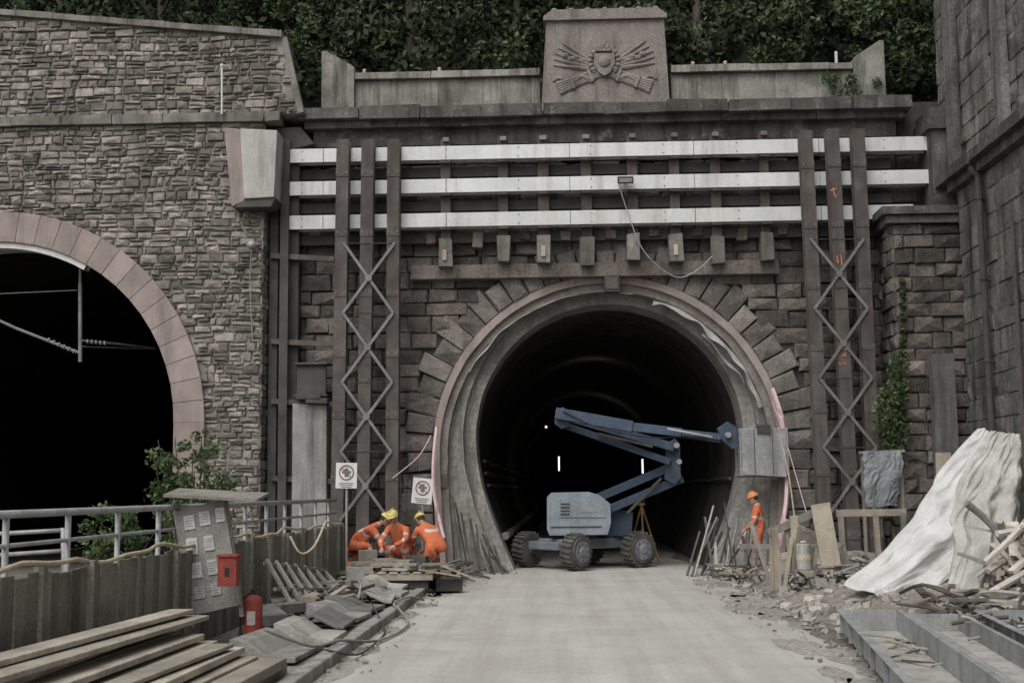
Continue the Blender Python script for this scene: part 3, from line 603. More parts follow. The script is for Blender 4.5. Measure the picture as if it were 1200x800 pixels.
# timber stack
mb=MB()
for (x,z,y0,y1,w,t,r) in ((-3.95,.15,7,12.6,.3,.12,0),(-3.6,.15,7,12.4,.3,.12,.01),(-3.25,.14,7,12.3,.3,.11,-.01),(-2.92,.13,7,12.9,.28,.1,.015),(-3.9,.28,7,12.4,.3,.1,.015),(-3.55,.27,7,12.9,.3,.1,-.02),(-3.2,.26,7,12.5,.32,.1,.03),(-2.88,.24,7,12.6,.26,.1,.02),(-3.98,.39,7,12.6,.28,.09,-.01),(-3.62,.38,7,12.8,.3,.09,.02),(-3.27,.37,7,12.5,.3,.07,.015),(-4.0,.49,7,12.8,.25,.07,.02),(-3.70,.49,7,12.6,.27,.06,.02),(-3.95,.575,7,12.6,.26,.06,-.01),(-3.82,.64,7,13.0,.27,.05,.03),(-3.96,.70,8,12.9,.24,.05,.045),(-3.4,.435,7,12.2,.22,.04,.05)):
    mb.box((x+U(-.02,.02),(y0+y1)/2,z+.0),(w,y1-y0,t*.92),0,rz=-r*1.4,rx=U(-.004,.004))
for y in (8,10,12): mb.bb(-4.1,-2.8,y,y+.08,.03,.085,1)
mb.done('timber_stack',[M('sawn_boards',(.29,.262,.218),(.46,.42,.355),2,.85,.6,30,.3,.35,stc=(.17,.155,.13),tracks=.5,fine=.3,patch=.35,pc=(.5,.47,.41)),oldwood],bevel=.008)
# kerb elements
mb=MB()
y=13.4;k=0
while y<23.0:
    L_=U(1.0,1.5); x=-3.1+U(-.1,.1); 
    kk=k%3
    if kk==2: vs=[(-.34,.0),(-.05,.2),(.26,.05),(.36,.05),(.36,.09),(.27,.1),(-.05,.25),(-.38,.06)]
    else: vs=[(-.34,0),(.36,0),(.36,.06),(.05,.08),(-.16,.22),(-.3,.25),(-.34,.24)]
    rz=U(-.08,.08); r_=Matrix.Rotation(rz,3,'Z')@Matrix.Rotation(U(-.03,.02),3,'X'); n=len(vs); c=Vector((x,y+L_/2,.10+U(0,.04)))
    V=[c+r_@Vector((a,yy_,b)) for yy_ in (-L_/2,L_/2) for a,b in vs]
    mb.add(V,[tuple(range(n)),tuple(range(n,2*n))[::-1]]+[(i,n+i,n+(i+1)%n,(i+1)%n) for i in range(n)],(0,3,1,0,1,3)[k%6])
    y+=L_+U(.05,.2);k+=1
for i in range(9): mb.box((-3.9+U(-.15,.1),17.2+i*.75,.2+U(0,.1)),(U(.2,.4),U(.3,.8),U(.08,.2)),rnd.choice((0,1,2)),rz=U(-.5,.5),rx=U(-.1,.1))
mb.done('precast_kerb_elements',[greyw,M('dark_concrete',(.15,.147,.14),(.24,.235,.225),3,.9,.4,20,.1,.3),timber,concl],bevel=.012)
mb=MB()
for i in range(7):
    a=W(312+11*i,655+2*i,18.5+.5*i); b=Vector((a.x+.55,a.y-.3,.12)); mb.beam(a,b,.05,.05,0)
mb.beam(W(310,660,18.5),W(380,668,21.5),.05,.05,0); mb.beam(W(322,690,18.1),W(398,690,21.2),.05,.05,0)
mb.done('leaning_steel_rack',[greyw],bevel=.005)
mb=MB()
mb.tube([(-3.1,13.5,.45),(-2.75,14.2,.2),(-2.58,15,.17),(-2.3,16.2,.03),(-2.15,18,.03),(-2.4,19.3,.1),(-2.6,20,.16),(-2.5,21.2,.16),(-2.35,22,.04)],.018,0,7)
mb.tube([(-2.6,14.2,.16),(-2.35,14.8,.03),(-2.3,16,.03),(-2.4,17.5,.03),(-2.75,18.6,.3)],.012,1,6)
mb.done('site_hoses',[greyw,dsteel],smooth=True)
# pallet with materials and low work platform
mb=MB()
for k in range(6): mb.bb(-3.6+k*.22,-3.44+k*.22,23.6,24.8,.38,.41,0)
for k in range(3): mb.bb(-3.6,-2.36,23.62+.52*k,23.72+.52*k,.26,.38,0)
mb.bb(-3.5,-2.45,23.7,24.7,.1,.26,1)
for i in range(14): mb.box((-3.6+U(0,1.3),23.7+U(0,.8),.44+U(0,.14)),(U(.3,.9),U(.1,.25),U(.04,.09)),rnd.choice((0,2,3)),rz=U(-.6,.6))
mb.box((-3.35,24.2,.52),(.35,.3,.22),3,rz=.3); mb.box((-3.75,24,.3),(.5,.4,.4),3,rz=.1);mb.beam((-2.6,23.6,.45),(-1.9,24,.3),.12,.03,0)
mb.box((-2.15,24.3,.14),(.5,.6,.22),1,rz=.2); mb.box((-3.7,24.6,.62),(.35,.3,.3),2,rz=.2); mb.box((-2.75,24.6,.55),(.4,.25,.2),1,rz=-.2)
mb.done('pallet_of_materials',[timber,dsteel,oldwood,greyw],bevel=.006)
mb=MB()
for k in range(12): mb.box((-3.4,25.1+.21*k,.30),(2.5,.195,.05),0,rz=U(-.01,.01))
for x in (-4.5,-3.4,-2.3): mb.bb(x-.05,x+.05,25.05,27.5,0,.272,1)
mb.done('low_work_platform',[oldwood,timber],bevel=.005)
def sign(name,px,py,Y,w,h,tilt,post):
    mb=MB(); c=W(px,py,Y); r=Matrix.Rotation(tilt,3,'Y')
    mb.box(c,(w,.02,h),0,ry=tilt)
    o=c+r@Vector((0,-.014,h*.12)); R0=w*.33
    mb.tube([o+r@Vector((R0*math.cos(a),0,R0*math.sin(a))) for a in [2*math.pi*i/20 for i in range(21)]],.014,1,5,1)
    mb.beam(o+r@Vector((-R0*.7,0,R0*.7)),o+r@Vector((R0*.7,0,-R0*.7)),.02,.008,1,(0,1,0))
    mb.box(o+r@Vector((0,-.001,0)),(w*.18,.006,w*.4),2,ry=tilt); mb.box(o+r@Vector((0,-.0015,w*.02)),(w*.42,.006,w*.12),2,ry=tilt)
    for k in range(3): mb.box(c+r@Vector((0,-.013,-h*.3-k*.035)),(w*(.7-.1*k),.006,.014),2,ry=tilt)
    if post: mb.cyl((c.x,Y+.04,0),(c.x,Y+.04,c.z+h*.4),.025,m=3,n=8)
    mb.done(name,[white,M('faded_red_ring',(.2,.1,.09),(.25,.12,.1)),M('grey_print',(.12,.12,.12),(.16,.16,.16)),galv],bevel=.003)
sign('prohibition_sign',406,557,25.2,.42,.5,.02,True); sign('prohibition_sign',495,575,26.4,.42,.52,.1,True)
def shrub(name,base,pts,n=90,size=.05,rad=(.12,.3)):
    e=bpy.data.objects.new(name,None); sc.collection.objects.link(e); mb=MB();C=[];q=[]; b=Vector(base)
    for p in pts:
        mb.tube([b,(b+p)/2+Vector((U(-.1,.1),0,.1)),p],.02,0,5,3,.006)
        for k in range(4): C.append(tuple(b.lerp(p,U(.55,1.05))+Vector((U(-.15,.15),U(-.15,.15),U(-.1,.1)))));q.append(U(*rad))
    mb.done('stems',bark,parent=e); leafmesh('leaves',C,q,n,size,leafl,parent=e)
shrub('sapling',(WX(225,650,19),19,0),[W(px,py,19+U(-.3,.3)) for px,py in ((185,515),(205,512),(225,530),(245,520),(265,545),(195,545),(215,560),(240,565),(270,575),(180,535),(210,590),(250,595),(228,550),(236,510),(200,575),(260,560))],50,.04,(.1,.22))
shrub('sapling',(WX(130,650,21),21,0),[W(px,py,21+U(-.3,.3)) for px,py in ((118,590),(135,600),(150,610),(160,590),(190,610),(210,620),(105,620))],60,.04)
# ------------------------------------------------------------------ boom lift
e=bpy.data.objects.new('articulated_boom_lift',None); sc.collection.objects.link(e)
u=Vector((.8,.6,0));v=Vector((-.6,.8,0)); w0=W(675,650,30.4); w0.z=0; cc=w0+u*.95+v*.98
ang=math.atan2(u.y,u.x)
mb=MB()
for su in (-1,1):
    for sv in (-1,1):
        c=cc+u*.95*su+v*.98*sv+Vector((0,0,.43)); o=v*sv
        st=Matrix.Rotation(.25,3,'Z') if su<0 else Matrix.Identity(3); o=st@o
        mb.cyl(c-o*.16,c+o*.16,.40,m=0,n=28); mb.cyl(c-o*.11,c+o*.2,.33,m=0,n=28); mb.cyl(c+o*.14,c+o*.205,.25,.25,1,20); mb.cyl(c+o*.2,c+o*.235,.12,.09,1,14)
        f1=Vector((0,0,1)); f2=o.cross(f1)
        for k in range(22):
            a=2*math.pi*k/22; dd=f1*math.cos(a)+f2*math.sin(a); mb.beam(c+dd*.415-o*.16,c+dd*.415+o*.16+ (f1*math.cos(a+.15)+f2*math.sin(a+.15)-dd)*.4,.035,.05,0,dd)
        for k in range(8):
            a=2*math.pi*k/8; dd=f1*math.cos(a)+f2*math.sin(a); mb.cyl(c+o*.2+dd*.19,c+o*.22+dd*.19,.018,m=2,n=6)
    mb.beam(cc+u*.95*su-v*.85+Vector((0,0,.43)),cc+u*.95*su+v*.85+Vector((0,0,.43)),.14,.16,2)
mb.done('wheels',[rubber,M('wheel_rim',(.16,.175,.19),(.25,.265,.28),4,.7,.2,streak=.4,stc=(.1,.095,.09)),dsteel],parent=e)
mb=MB()
mb.box(cc+Vector((0,0,.58)),(2.0,.95,.26),0,rz=ang); mb.box(cc+u*1.0+Vector((0,0,.55)),(.4,1.2,.2),0,rz=ang); mb.box(cc-u*1.0+Vector((0,0,.55)),(.4,1.2,.2),0,rz=ang)
mb.cyl(cc+Vector((0,0,.7)),cc+Vector((0,0,.86)),.45,m=1,n=24)
mb.done('chassis',[M('dusty_chassis_blue',(.12,.145,.17),(.2,.225,.245),3,.7,.2,streak=.4,stc=(.1,.1,.1)),dsteel],bevel=.03,parent=e)
mb=MB(); Yt=30.9
def PP(L,Y): return [(WX(a,b,Y),WZ(a,b,Y)) for a,b in L][::-1]
mb.prism(PP([(641,582),(646,577),(690,576),(703,580),(715,590),(716,612),(712,626),(644,627),(641,620)],Yt),Yt-.1,Yt+1.5,0)
mb.prism(PP([(655,584),(700,584),(710,596),(710,606),(655,606)],Yt-.1),Yt-.125,Yt-.1,0)
mb.prism(PP([(690,588),(742,600),(740,628),(690,628)],Yt+.8),Yt+.8,Yt+1.5,1)
for k in range(4): mb.box(W(662,590+4*k,Yt-.14)+Vector((0,0,0)),(.22,.02,.03),2)
p=W(690,597,Yt-.13); mb.box(p,(.4,.012,.13),3)
p=W(675,617,Yt-.11); mb.box(p,(1.2,.02,.03),2)
mb.done('turntable_hood',[blueg,blue,dsteel,greyw],bevel=.05,parent=e)
mb=MB()
Y1=31.5
mb.beam(W(700,583,Y1),W(795,543,Y1),.2,.17,0,(0,1,0)); mb.beam(W(712,597,Y1),W(800,560,Y1),.2,.15,0,(0,1,0)); mb.beam(W(735,601,Y1-.2),W(775,560,Y1-.2),.07,.07,1)
mb.prism(PP([(781,519),(790,514),(796,520),(797,560),(790,568),(778,561)],Y1),Y1-.2,Y1+.2,0)
mb.beam(W(790,524,Y1-.3),W(656,486,Y1-.5),.2,.16,0,(0,1,0)); mb.beam(W(785,541,Y1-.3),W(664,499,Y1-.5),.16,.12,0,(0,1,0)); mb.beam(W(765,523,Y1-.5),W(700,508,Y1-.6),.07,.07,1)
mb.prism(PP([(651,481),(660,478),(668,484),(668,500),(658,503),(650,497)],Y1-.6),Y1-.95,Y1-.45,0)
Y2=Y1-1.0
mb.beam(W(652,484,Y2),W(742,500,Y2-.3),.26,.28,0,(0,1,0)); mb.beam(W(742,500,Y2-.3),W(800,507,Y2-.7),.2,.21,0,(0,1,0)); mb.beam(W(782,502,Y2-.85),W(835,512,Y2-1),.05,.05,2); 
mb.beam(W(800,507,Y2-.7),W(846,512,Y2-1),.15,.16,0,(0,1,0)); mb.prism(PP([(840,502),(852,494),(862,500),(866,524),(858,526),(846,516)],Y2-1),Y2-1.1,Y2-.85,0)
for a,b,yy_ in ((795,541,Y1),(792,522,Y1-.3),(658,490,Y1-.6),(852,510,Y2-1)):
    p=W(a,b,yy_); mb.cyl(p-Vector((0,.24,0)),p+Vector((0,.24,0)),.07,m=2,n=12)
mb.tube([W(660,482,Y2-.2),W(700,500,Y2-.3),W(760,512,Y2-.5),W(800,512,Y2-.7),W(845,518,Y2-1.1)],.02,3,6)
mb.done('booms',[blue,dsteel,galv,dark],bevel=.012,parent=e)
mb=MB(); Y3=29.2; a=W(867,503,Y3);b=W(924,556,Y3)
x0,x1,z1,z0=a.x,b.x,a.z,b.z
for yy_ in (Y3,Y3+.75):
    for z in (z0,(z0+z1)/2,z1): mb.tube([(x0,yy_,z),(x1,yy_,z)],.02,0,7,1)
    for x in (x0,(x0+x1)/2,x1): mb.tube([(x,yy_,z0),(x,yy_,z1)],.02,0,7,1)
for x in (x0,x1):
    for z in (z0,(z0+z1)/2,z1): mb.tube([(x,Y3,z),(x,Y3+.75,z)],.02,0,7,1)
mb.bb(x0,x1,Y3,Y3+.75,z0-.04,z0-.005,1)
mb.prism([(x0+.03,z0+.02),(x1-.05,z0-.05),(x1-.02,z1-.03),((x0+x1)/2,z1+.03),(x0+.02,z1-.02)],Y3-.04,Y3-.025,2)
mb.bb(x0+.3,x0+.32,Y3-.045,Y3-.041,z0,z1,1); mb.bb(x1-.35,x1-.335,Y3-.045,Y3-.041,z0,z1,1)
mb.box(((x0+x1)/2,Y3-.03,z1),(.3,.12,.2),1)
mb.done('work_basket',[galv,dsteel,M('grey_cover',(.23,.235,.24),(.34,.345,.35),3,.8,.4,14,streak=.6,stc=(.13,.13,.13))],parent=e)
mb=MB(); t=W(752,592,32.5)
for a in (0,2.1,4.2): mb.beam(t,(t.x+.5*math.cos(a+.5),t.y+.5*math.sin(a+.5),0),.05,.03,0)
mb.cyl(t,t+Vector((0,0,.06)),.09,m=0); mb.box(t+Vector((0,0,.17)),(.16,.14,.22),1); mb.cyl(t+Vector((0,-.1,.18)),t+Vector((0,.1,.18)),.04,m=1); mb.done('survey_tripod',[M('ochre_wood',(.3,.18,.07),(.4,.25,.1),3,.6,.1),dark])
# ------------------------------------------------------------------ right side: timber formwork, sheet, pipes, troughs
mb=MB(); Yw=23.5
def bd(a,b,w,t,m=0,Y=Yw,Yb=None): mb.beam(W(*a,Y),W(*b,Yb or Y),w,t,m,(0,1,0))
bd((908,618),(912,694),.12,.1); bd((930,604),(934,694),.14,.08); bd((961,590),(978,684),.34,.05,0,Yw-.3); bd((900,625),(955,600),.14,.05,1); bd((905,655),(960,640),.12,.05); bd((908,680),(990,688),.16,.06,1)
bd((980,601),(1062,600),.13,.06,0,24.3); bd((1026,605),(1030,660),.1,.08,0,24.3); bd((985,605),(990,690),.1,.08,1,24.3);bd((920,610),(985,640),.1,.04,0,Yw+.3); bd((880,612),(905,690),.08,.05,1,24.5); bd((866,640),(905,640),.1,.04,1,25)
bd((1105,530),(1106,560),.3,.05,0,26); bd((1058,600),(1062,670),.1,.08,1,24.3)
for i in range(10): bd((905+i*9+U(-4,4),640+U(-30,10)),(900+i*10+U(-12,12),692),.07,.04,rnd.choice((0,1)),Yw+U(-.2,.5))
mb.done('timber_formwork',[timber,oldwood],bevel=.005)
mb=MB(); p=W(942,650,23); mb.cyl(p-Vector((0,0,.26)),p+Vector((0,0,.2)),.13,m=0,n=18); mb.cyl(p-Vector((0,0,.1)),p+Vector((0,0,.02)),.133,m=1,n=18); mb.cyl(p+Vector((0,0,.2)),p+Vector((0,0,.25)),.06,m=1,n=12); mb.beam((p.x,p.y,0),p-Vector((0,0,.26)),.3,.3,2); mb.done('site_canister',[concl,hosem,oldwood],bevel=.02)
def mz(x,y):
    d=max(0,min(1,(x-3.6-.35*noise.noise((y*.7,0,0)))/2.2)); e_=max(0,min(1,(y-17)/3)); return -.03+d*e_*(.45+.35*noise.noise((x*.8,y*.8,2)))+.06*d*noise.noise((x*3,y*3,5))
grid('rubble_mound',lambda a,b:(3.2+6.2*a,16.5+12*b,mz(3.2+6.2*a,16.5+12*b)),70,110,dirt)
mb=MB()
for i in range(900):
    x=U(3.3,8.6);y=U(17,28.5); s_=U(.03,.13)*(1 if rnd.random()<.9 else 2); mb.box((x,y,max(0,mz(x,y))+s_*.25),(s_*U(.8,1.6),s_,s_*.7),0,rz=U(0,3),rx=U(-.4,.4),j=s_*.15)
for i in range(330):
    x=3.6-1.0*U(0,1)**1.6;y=U(11,29); s_=U(.01,.045); mb.box((x,y,s_*.2),(s_*U(.8,1.6),s_,s_*.7),0,rz=U(0,3),j=s_*.15)
for i in range(140):
    x=-2.47+.5*U(0,1)**2.2;y=U(12,29.5); s_=U(.01,.045); mb.box((x,y,s_*.2),(s_*U(.8,1.6),s_,s_*.7),0,rz=U(0,3),j=s_*.15)
mb.done('rubble_stones',[M('rubble_bits',(.22,.205,.182),(.4,.38,.345),3,.95,.5,25,.4)])
def sticks(name,boxx,n,lr,rr_,mats,dirz=None,spread=.5,flat=.35):
    mb=MB()
    for i in range(n):
        c=Vector((U(*boxx[0]),U(*boxx[1]),U(*boxx[2]))); a=(dirz if dirz is not None else U(0,3.14))+U(-spread,spread); L_=U(*lr); el=U(-flat,flat)
        d=Vector((math.cos(a)*math.cos(el),math.sin(a)*math.cos(el),math.sin(el)))*L_/2; A_=c-d;B_=c+d
        A_.z=max(A_.z,.02);B_.z=max(B_.z,.02); mid=(A_+B_)/2+Vector((U(-.05,.05),U(-.05,.05),U(-.05,.12)))*L_
        if rnd.random()<.6: mb.tube([A_,mid,B_],U(*rr_),rnd.randrange(len(mats)),6,3)
        else: mb.beam(A_,B_,U(*rr_)*3,U(*rr_)*1.2,rnd.randrange(len(mats)))
    return mb.done(name,mats)
sticks('scrap_pile',((4.0,4.9),(22.0,23.4),(.08,.35)),60,(.4,.9),(.012,.025),[dsteel,greyw,rust,pipeb],1.2,.5)
sticks('scrap_pile',((3.2,3.9),(25.5,28),(.05,.25)),45,(.3,.9),(.012,.03),[rust,greyw,timber])
sticks('scrap_pile',((-2.7,-1.9),(25,28.5),(.05,.3)),50,(.4,1.2),(.015,.03),[rust,greyw,timber,dsteel])
sticks('scrap_pile',((4.9,6.4),(20.8,23.5),(.2,.6)),60,(.5,1.5),(.015,.035),[rust,greyw,timber,dsteel])
sticks('scrap_pile',((-4.2,-3.0),(19,23),(.15,.4)),45,(.4,1.2),(.012,.03),[rust,greyw,timber,dsteel],1.5,.6,.2)
sticks('pipe_debris_pile',((6.2,8.2),(17.3,19.6),(.2,1.35)),190,(.4,1.3),(.02,.055),[pipeb,pipeb,timber,greyw,rust],1.4,1.4,.9)
sticks('pipe_debris_pile',((4.9,7.2),(17.0,18.8),(.08,.4)),100,(.4,1.3),(.015,.04),[pipeb,greyw,timber,rust],1.4,1.,.3)
mb=MB()
for i in range(26):
    a=W(822+i*2.6+U(-2,2),600+U(-12,40),29.2-.03*i); mb.beam(a,(a.x+U(-.7,.1),a.y-U(.3,1.2),0),U(.02,.06),.03,rnd.randrange(4))
for i in range(16):
    a=W(530+i*3.5,590+i*4+U(-10,10),29.8); mb.beam(a,(a.x+U(.0,.5),a.y-U(.1,.5),0),U(.02,.05),.03,rnd.randrange(4))
mb.done('leaning_poles',[greyw,rust,dsteel,dsteel])
mb=MB()
def trough(x0,x1,yn,yf,sk,h,fill):
    t=.015
    def q(x,y,z): return (x+sk*(y-yf),y,z)
    def bx(xa,xb,ya,yb,za,zb_,m=0): mb.add([q(x,y,z) for z in (za,zb_) for x,y in ((xa,ya),(xb,ya),(xb,yb),(xa,yb))],[(0,3,2,1),(4,5,6,7),(0,1,5,4),(1,2,6,5),(2,3,7,6),(3,0,4,7)],m)
    bx(x0,x1,yn,yf,.04,.055,1); bx(x0,x0+t,yn,yf,.056,h); bx(x1-t,x1,yn,yf,.056,h); bx(x0+t+.001,x1-t-.001,yf-t,yf,.056,h)
    bx(x0-.07,x0-.001,yn,yf-.001,h-.015,h); bx(x1+.001,x1+.045,yn,yf-.02,h-.015,h)
    for y in np.arange(yn+.5,yf,1.1): bx(x0-.05,x0-.001,y,y+.015,.05,h-.016)
trough(3.55,4.25,5,16.7,.125,.32,0); trough(4.40,5.0,5,16.6,.125,.27,0); trough(5.17,5.95,5,16.4,.125,.33,1); trough(6.12,7.2,5,16.5,.125,.27,1)
mb.done('steel_trough_formwork',[galv,M('muddy_trough_bed',(.27,.26,.235),(.42,.41,.38),3,.95,.6,16,patch=.4)],bevel=.003)
sticks('trough_debris',((4.9,5.8),(12.5,16),(.1,.3)),80,(.2,.8),(.01,.03),[rust,timber,greyw,pipeb])
sticks('trough_debris',((3.5,4.0),(12.5,15.5),(.08,.14)),12,(.2,.6),(.01,.02),[rust,timber,greyw])
def cat(P,t):
    n=len(P)-1; i=min(int(t*n),n-1); f=t*n-i; p0=P[max(0,i-1)];p1=P[i];p2=P[i+1];p3=P[min(n,i+2)]
    return .5*((2*p1)+(-p0+p2)*f+(2*p0-5*p1+4*p2-p3)*f*f+(-p0+3*p1-3*p2+p3)*f**3)
def sheet(name,Lp,Rp,mat,amp,freq,seed,bulge=.25,nz=1.):
    A=[W(a,b,c) for a,b,c in Lp];B=[W(a,b,c) for a,b,c in Rp]
    def fn(u_,v_):
        p=cat(A,v_).lerp(cat(B,v_),u_); k=min(1,.35+v_)
        ph=freq*u_*6.283+3.*noise.noise((v_*2.2,u_*1.5,seed))+v_*1.5
        rdg=1-abs(noise.noise((u_*7+v_*3,v_*9,seed+2)))*2
        p=p+Vector((0,-1,.25))*(amp*k*(.7+.7*noise.noise((v_*2,u_*2,seed+4)))*math.sin(ph)+bulge*math.sin(math.pi*u_)*k)+Vector((0,-.5,.3))*.22*nz*noise.noise((u_*3,v_*4,seed))+Vector((.2,-.6,.35))*.06*nz*rdg+Vector((.2,-.5,.3))*.02*nz*noise.noise((u_*22,v_*26,seed))
        p+=Vector((1,0,0))*nz*(.05*math.sin(v_*9+seed)+.08*noise.noise((v_*6,seed,u_)))
        p.z=max(p.z,.03); return p
    return grid(name,fn,80,130,mat,.008)
sheet('geotextile_sheet',[(1144,504,22),(1104,554,21.7),(1072,596,21.3),(1034,646,20.9),(988,688,20.5)],[(1184,518,21.7),(1184,584,21.1),(1158,636,20.6),(1112,680,20.1),(1062,716,19.8)],fab,.09,2.2,3.)
sheet('geotextile_sheet',[(1156,506,21.4),(1124,570,21.0),(1112,625,20.6),(1112,704,19.7)],[(1190,512,21.3),(1198,560,21.0),(1188,612,20.5),(1178,700,19.5)],M('white_geotextile_dirty',(.42,.41,.38),(.60,.59,.56),2.5,.9,.5,40,0,.5,stc=(.25,.225,.19),trans=.15,fine=.2),.10,2.4,8.,.15)
mb=MB(); a=W(1166,508,22.3); mb.tube([(a.x,22.3,0),(a.x,22.3,a.z+.05)],.04,0,8,1); mb.tube([W(1140,512,22.3),W(1195,510,22.3)],.03,0,8,1); mb.done('scaffold_pole',galv)
sheet('grey_tarpaulin',[(1010,530,25.6),(1012,560,25.5),(1014,596,25.5)],[(1056,528,25.6),(1056,560,25.5),(1050,592,25.5)],fab2,.03,1.6,5.,.05,.5)
mb=MB(); mb.beam(W(1006,530,25.7),W(1060,528,25.7),.05,.05,0); 
for px in (1010,1055): p=W(px,530,25.75); mb.beam(p,(p.x,p.y,0),.06,.05,0)
mb.done('tarpaulin_frame',[oldwood])
# ------------------------------------------------------------------ workers
def worker(J,loc,yaw_,helmet,look=(0,1,-.4),sc_=1.0):
    e=bpy.data.objects.new('construction_worker',None); sc.collection.objects.link(e)
    names=['pel','spine','chest','neck','nk2','shL','elL','wrL','shR','elR','wrR','hipL','knL','anL','toL','hipR','knR','anR','toR']
    rad=dict(pel=.15,spine=.145,chest=.165,neck=.07,nk2=.06,sh=.085,el=.062,wr=.045,hip=.115,kn=.08,an=.062,to=.05)
    ed=[('pel','spine'),('spine','chest'),('chest','neck'),('neck','nk2')]
    for s_ in 'LR': ed+=[('chest','sh'+s_),('sh'+s_,'el'+s_),('el'+s_,'wr'+s_),('pel','hip'+s_),('hip'+s_,'kn'+s_),('kn'+s_,'an'+s_),('an'+s_,'to'+s_)]
    me=bpy.data.meshes.new('sk'); me.from_pydata([J[n_] for n_ in names],[(names.index(a),names.index(b)) for a,b in ed],[])
    ob=bpy.data.objects.new('sk',me); sc.collection.objects.link(ob); md=ob.modifiers.new('s','SKIN'); md.use_smooth_shade=True
    for i,n_ in enumerate(names):
        r=rad.get(n_) or rad[n_[:-1]]; d=me.skin_vertices[0].data[i]; d.radius=(r,r*(1.15 if n_ in('pel','spine','chest') else 1)); d.use_root=(n_=='pel')
    md2=ob.modifiers.new('u','SUBSURF'); md2.levels=2; md2.render_levels=2
    dg=bpy.context.evaluated_depsgraph_get(); m2=bpy.data.meshes.new_from_object(ob.evaluated_get(dg)); bpy.data.objects.remove(ob)
    m2.materials.clear()
    for m_ in (orange,refl,dark,skin): m2.materials.append(m_)
    segs=[(a,b,Vector(J[a]),Vector(J[b])) for a,b in ed]
    for v_ in m2.vertices:
        c=v_.co; v_.co=c+Vector((1,1,1))*.012*noise.noise(c*14)
    for p in m2.polygons:
        c=p.center; best=None
        for a,b,A,B in segs:
            d=B-A; t=max(0,min(1,(c-A).dot(d)/d.length_squared)); dist=(c-(A+d*t)).length
            if best is None or dist<best[0]: best=(dist,a,b,t)
        _,a,b,t=best; k=0
        if b.startswith('to'): k=2
        elif a=='neck': k=3
        elif (a,b)==('spine','chest') and .25<t<.6: k=1
        elif a.startswith('el') and .15<t<.4: k=1
        elif a.startswith('kn') and (.1<t<.28 or .45<t<.6): k=1
        elif a.startswith('sh') and .45<t<.6:k=1
        p.material_index=k; p.use_smooth=True
    b_=bpy.data.objects.new('body',m2); sc.collection.objects.link(b_); b_.parent=e
    l=Vector(look).normalized(); x=l.cross(Vector((0,0,1))).normalized(); up=x.cross(l); rot=Matrix((x,l,up)).transposed()
    hc=Vector(J['nk2'])+up*.10+l*.035
    mb=MB(); mb.ell(hc,(.078,.098,.118),0,16,12,rot); mb.ell(hc+l*.045-up*.07,(.05,.05,.045),0,10,8,rot)
    mb.ell(hc+l*.105-up*.015,(.013,.022,.026),0,8,6,rot)
    for s_ in (-1,1):
        mb.ell(hc+x*.031*s_+l*.088+up*.008,(.011,.008,.007),1,8,5,rot); mb.ell(hc+x*.08*s_-up*.01,(.012,.02,.032),0,8,6,rot); mb.ell(hc+x*.03*s_+l*.09+up*.026,(.018,.006,.004),2,8,4,rot)
    mb.ell(hc+l*.093-up*.058,(.024,.007,.007),3,8,5,rot); mb.ell(hc-l*.02+up*.01,(.083,.09,.1),2,14,10,rot)
    mb.ell(hc+up*.035-l*.005,(.108,.135,.115),4,18,8,rot,True); mb.ell(hc+up*.035+l*.02,(.118,.16,.012),4,18,6,rot); mb.tube([hc+up*.15-l*.08,hc+up*.156,hc+up*.14+l*.08],.014,4,5,3)
    mb.done('head',[skin,white,M('hair',(.04,.03,.02),(.06,.045,.03)),red,helmet],smooth=True,parent=e)
    mb=MB()
    for s_ in 'LR':
        w_=Vector(J['wr'+s_]); d=(w_-Vector(J['el'+s_])).normalized(); sx=1 if s_=='R' else -1; side=d.cross(Vector((0,1,.3))).normalized(); nrm=d.cross(side)
        r_=Matrix((side,nrm,d)).transposed(); mb.ell(w_+d*.055,(.043,.022,.06),0,10,8,r_)
        for k,L_ in enumerate((.07,.08,.075,.06)):
            st=w_+d*.095+side*(-.03+.02*k); mb.tube([st,st+d*L_*.5+nrm*.01,st+d*L_*.8+nrm*.035],.0095,0,6,3,.007)
        st=w_+d*.04+side*.035*sx; mb.tube([st,st+d*.03+side*.025*sx+nrm*.01,st+d*.06+side*.025*sx+nrm*.03],.011,0,6,3,.008)
    mb.done('hands',skin,smooth=True,parent=e)
    e.location=loc; e.rotation_euler=(0,0,yaw_); e.scale=(sc_,)*3
    return e
crouch=dict(pel=(0,-.14,.36),spine=(0,-.02,.56),chest=(0,.12,.77),neck=(0,.24,.92),nk2=(0,.29,.97),
 shL=(-.2,.15,.80),elL=(-.27,.33,.60),wrL=(-.14,.53,.50),shR=(.2,.15,.80),elR=(.28,.33,.58),wrR=(.15,.55,.46),
 hipL=(-.12,-.12,.34),knL=(-.2,.28,.48),anL=(-.17,.04,.1),toL=(-.18,.22,.05),hipR=(.12,-.12,.34),knR=(.2,.28,.46),anR=(.17,.02,.1),toR=(.18,.2,.05))
kneel=dict(pel=(0,-.12,.5),spine=(0,.04,.66),chest=(0,.24,.80),neck=(0,.40,.9),nk2=(0,.45,.94),
 shL=(-.2,.27,.81),elL=(-.25,.42,.58),wrL=(-.12,.58,.42),shR=(.2,.27,.81),elR=(.26,.44,.56),wrR=(.12,.6,.4),
 hipL=(-.12,-.12,.46),knL=(-.16,.1,.1),anL=(-.15,-.3,.08),toL=(-.15,-.42,.05),hipR=(.12,-.12,.46),knR=(.19,.25,.48),anR=(.17,.14,.1),toR=(.18,.32,.05))
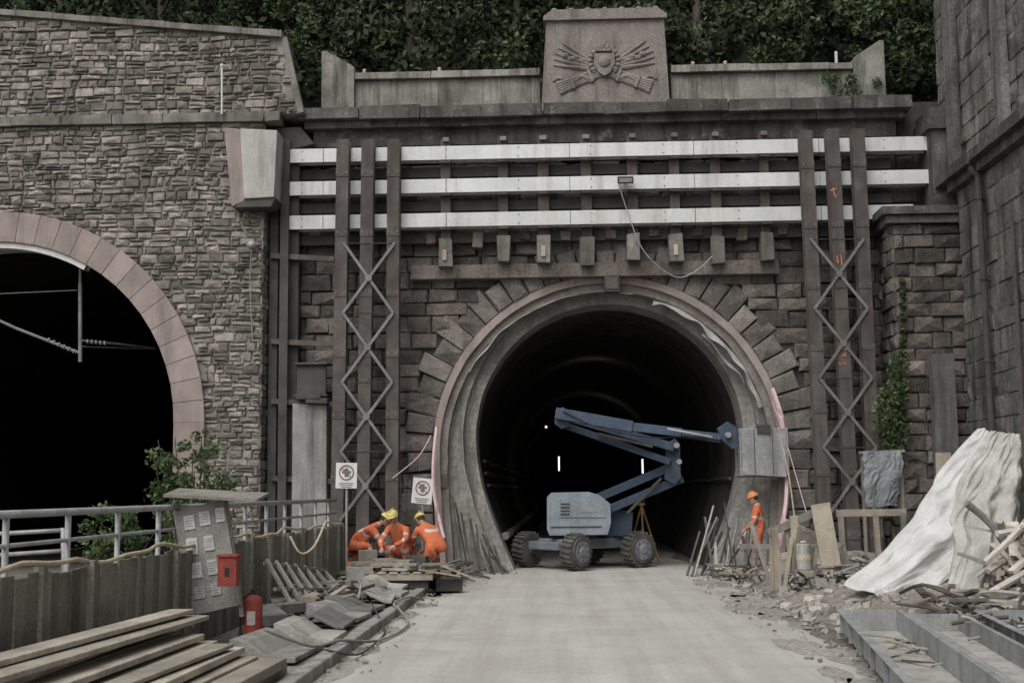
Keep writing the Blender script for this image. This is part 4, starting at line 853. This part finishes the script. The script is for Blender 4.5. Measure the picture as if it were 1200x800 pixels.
stand=dict(pel=(0,0,.95),spine=(0,0,1.12),chest=(0,0,1.32),neck=(0,0,1.5),nk2=(0,.01,1.56),
 shL=(-.2,0,1.4),elL=(-.27,.05,1.12),wrL=(-.2,.25,.98),shR=(.2,0,1.4),elR=(.27,.03,1.12),wrR=(.22,.25,1.0),
 hipL=(-.1,0,.9),knL=(-.12,.03,.5),anL=(-.13,-.02,.1),toL=(-.14,.16,.05),hipR=(.1,0,.9),knR=(.12,.03,.5),anR=(.13,-.02,.1),toR=(.15,.16,.05))
yh=M('hi_vis_yellow_helmet',(.5,.43,.14),(.58,.5,.19),4,.4,0)
PZ=.325
worker(crouch,(WX(470,640,25.7),25.7,PZ),math.radians(160),yh)
worker(kneel,(WX(508,640,25.5),25.5,PZ-.02),math.radians(35),yh,(0,1,-.7),1.)
worker(kneel,(WX(416,640,25.9),26.4,PZ-.02),math.radians(-80),yh,(0,1,-.8),1.)
worker(stand,(WX(889,640,28.3),28.3,0),math.radians(75),M('orange_helmet',(.5,.18,.07),(.6,.24,.1),4,.4,0))
# ------------------------------------------------------------------ light
w=bpy.data.worlds.new('World'); sc.world=w; w.use_nodes=True; nt=w.node_tree; N=nt.nodes
sky=N.new('ShaderNodeTexSky'); sky.sky_type='NISHITA'; sky.sun_disc=False; sky.sun_elevation=math.radians(52); sky.sun_rotation=math.radians(200); sky.air_density=1; sky.dust_density=3
hs=N.new('ShaderNodeHueSaturation'); hs.inputs['Saturation'].default_value=.12; hs.inputs['Value'].default_value=1.25; nt.links.new(sky.outputs[0],hs.inputs['Color']); nt.links.new(hs.outputs[0],N['Background'].inputs['Color']); N['Background'].inputs['Strength'].default_value=.15
sd=bpy.data.lights.new('sun','SUN'); sd.energy=1.5; sd.angle=math.radians(50); sd.color=(1,.97,.93); so=bpy.data.objects.new('sun',sd); sc.collection.objects.link(so)
el=math.radians(52);az=math.radians(200); dv=Vector((math.sin(az)*math.cos(el),math.cos(az)*math.cos(el),math.sin(el))); so.rotation_euler=dv.to_track_quat('Z','Y').to_euler()
sc.view_settings.view_transform='Standard'; sc.view_settings.look='None'; sc.view_settings.exposure=0
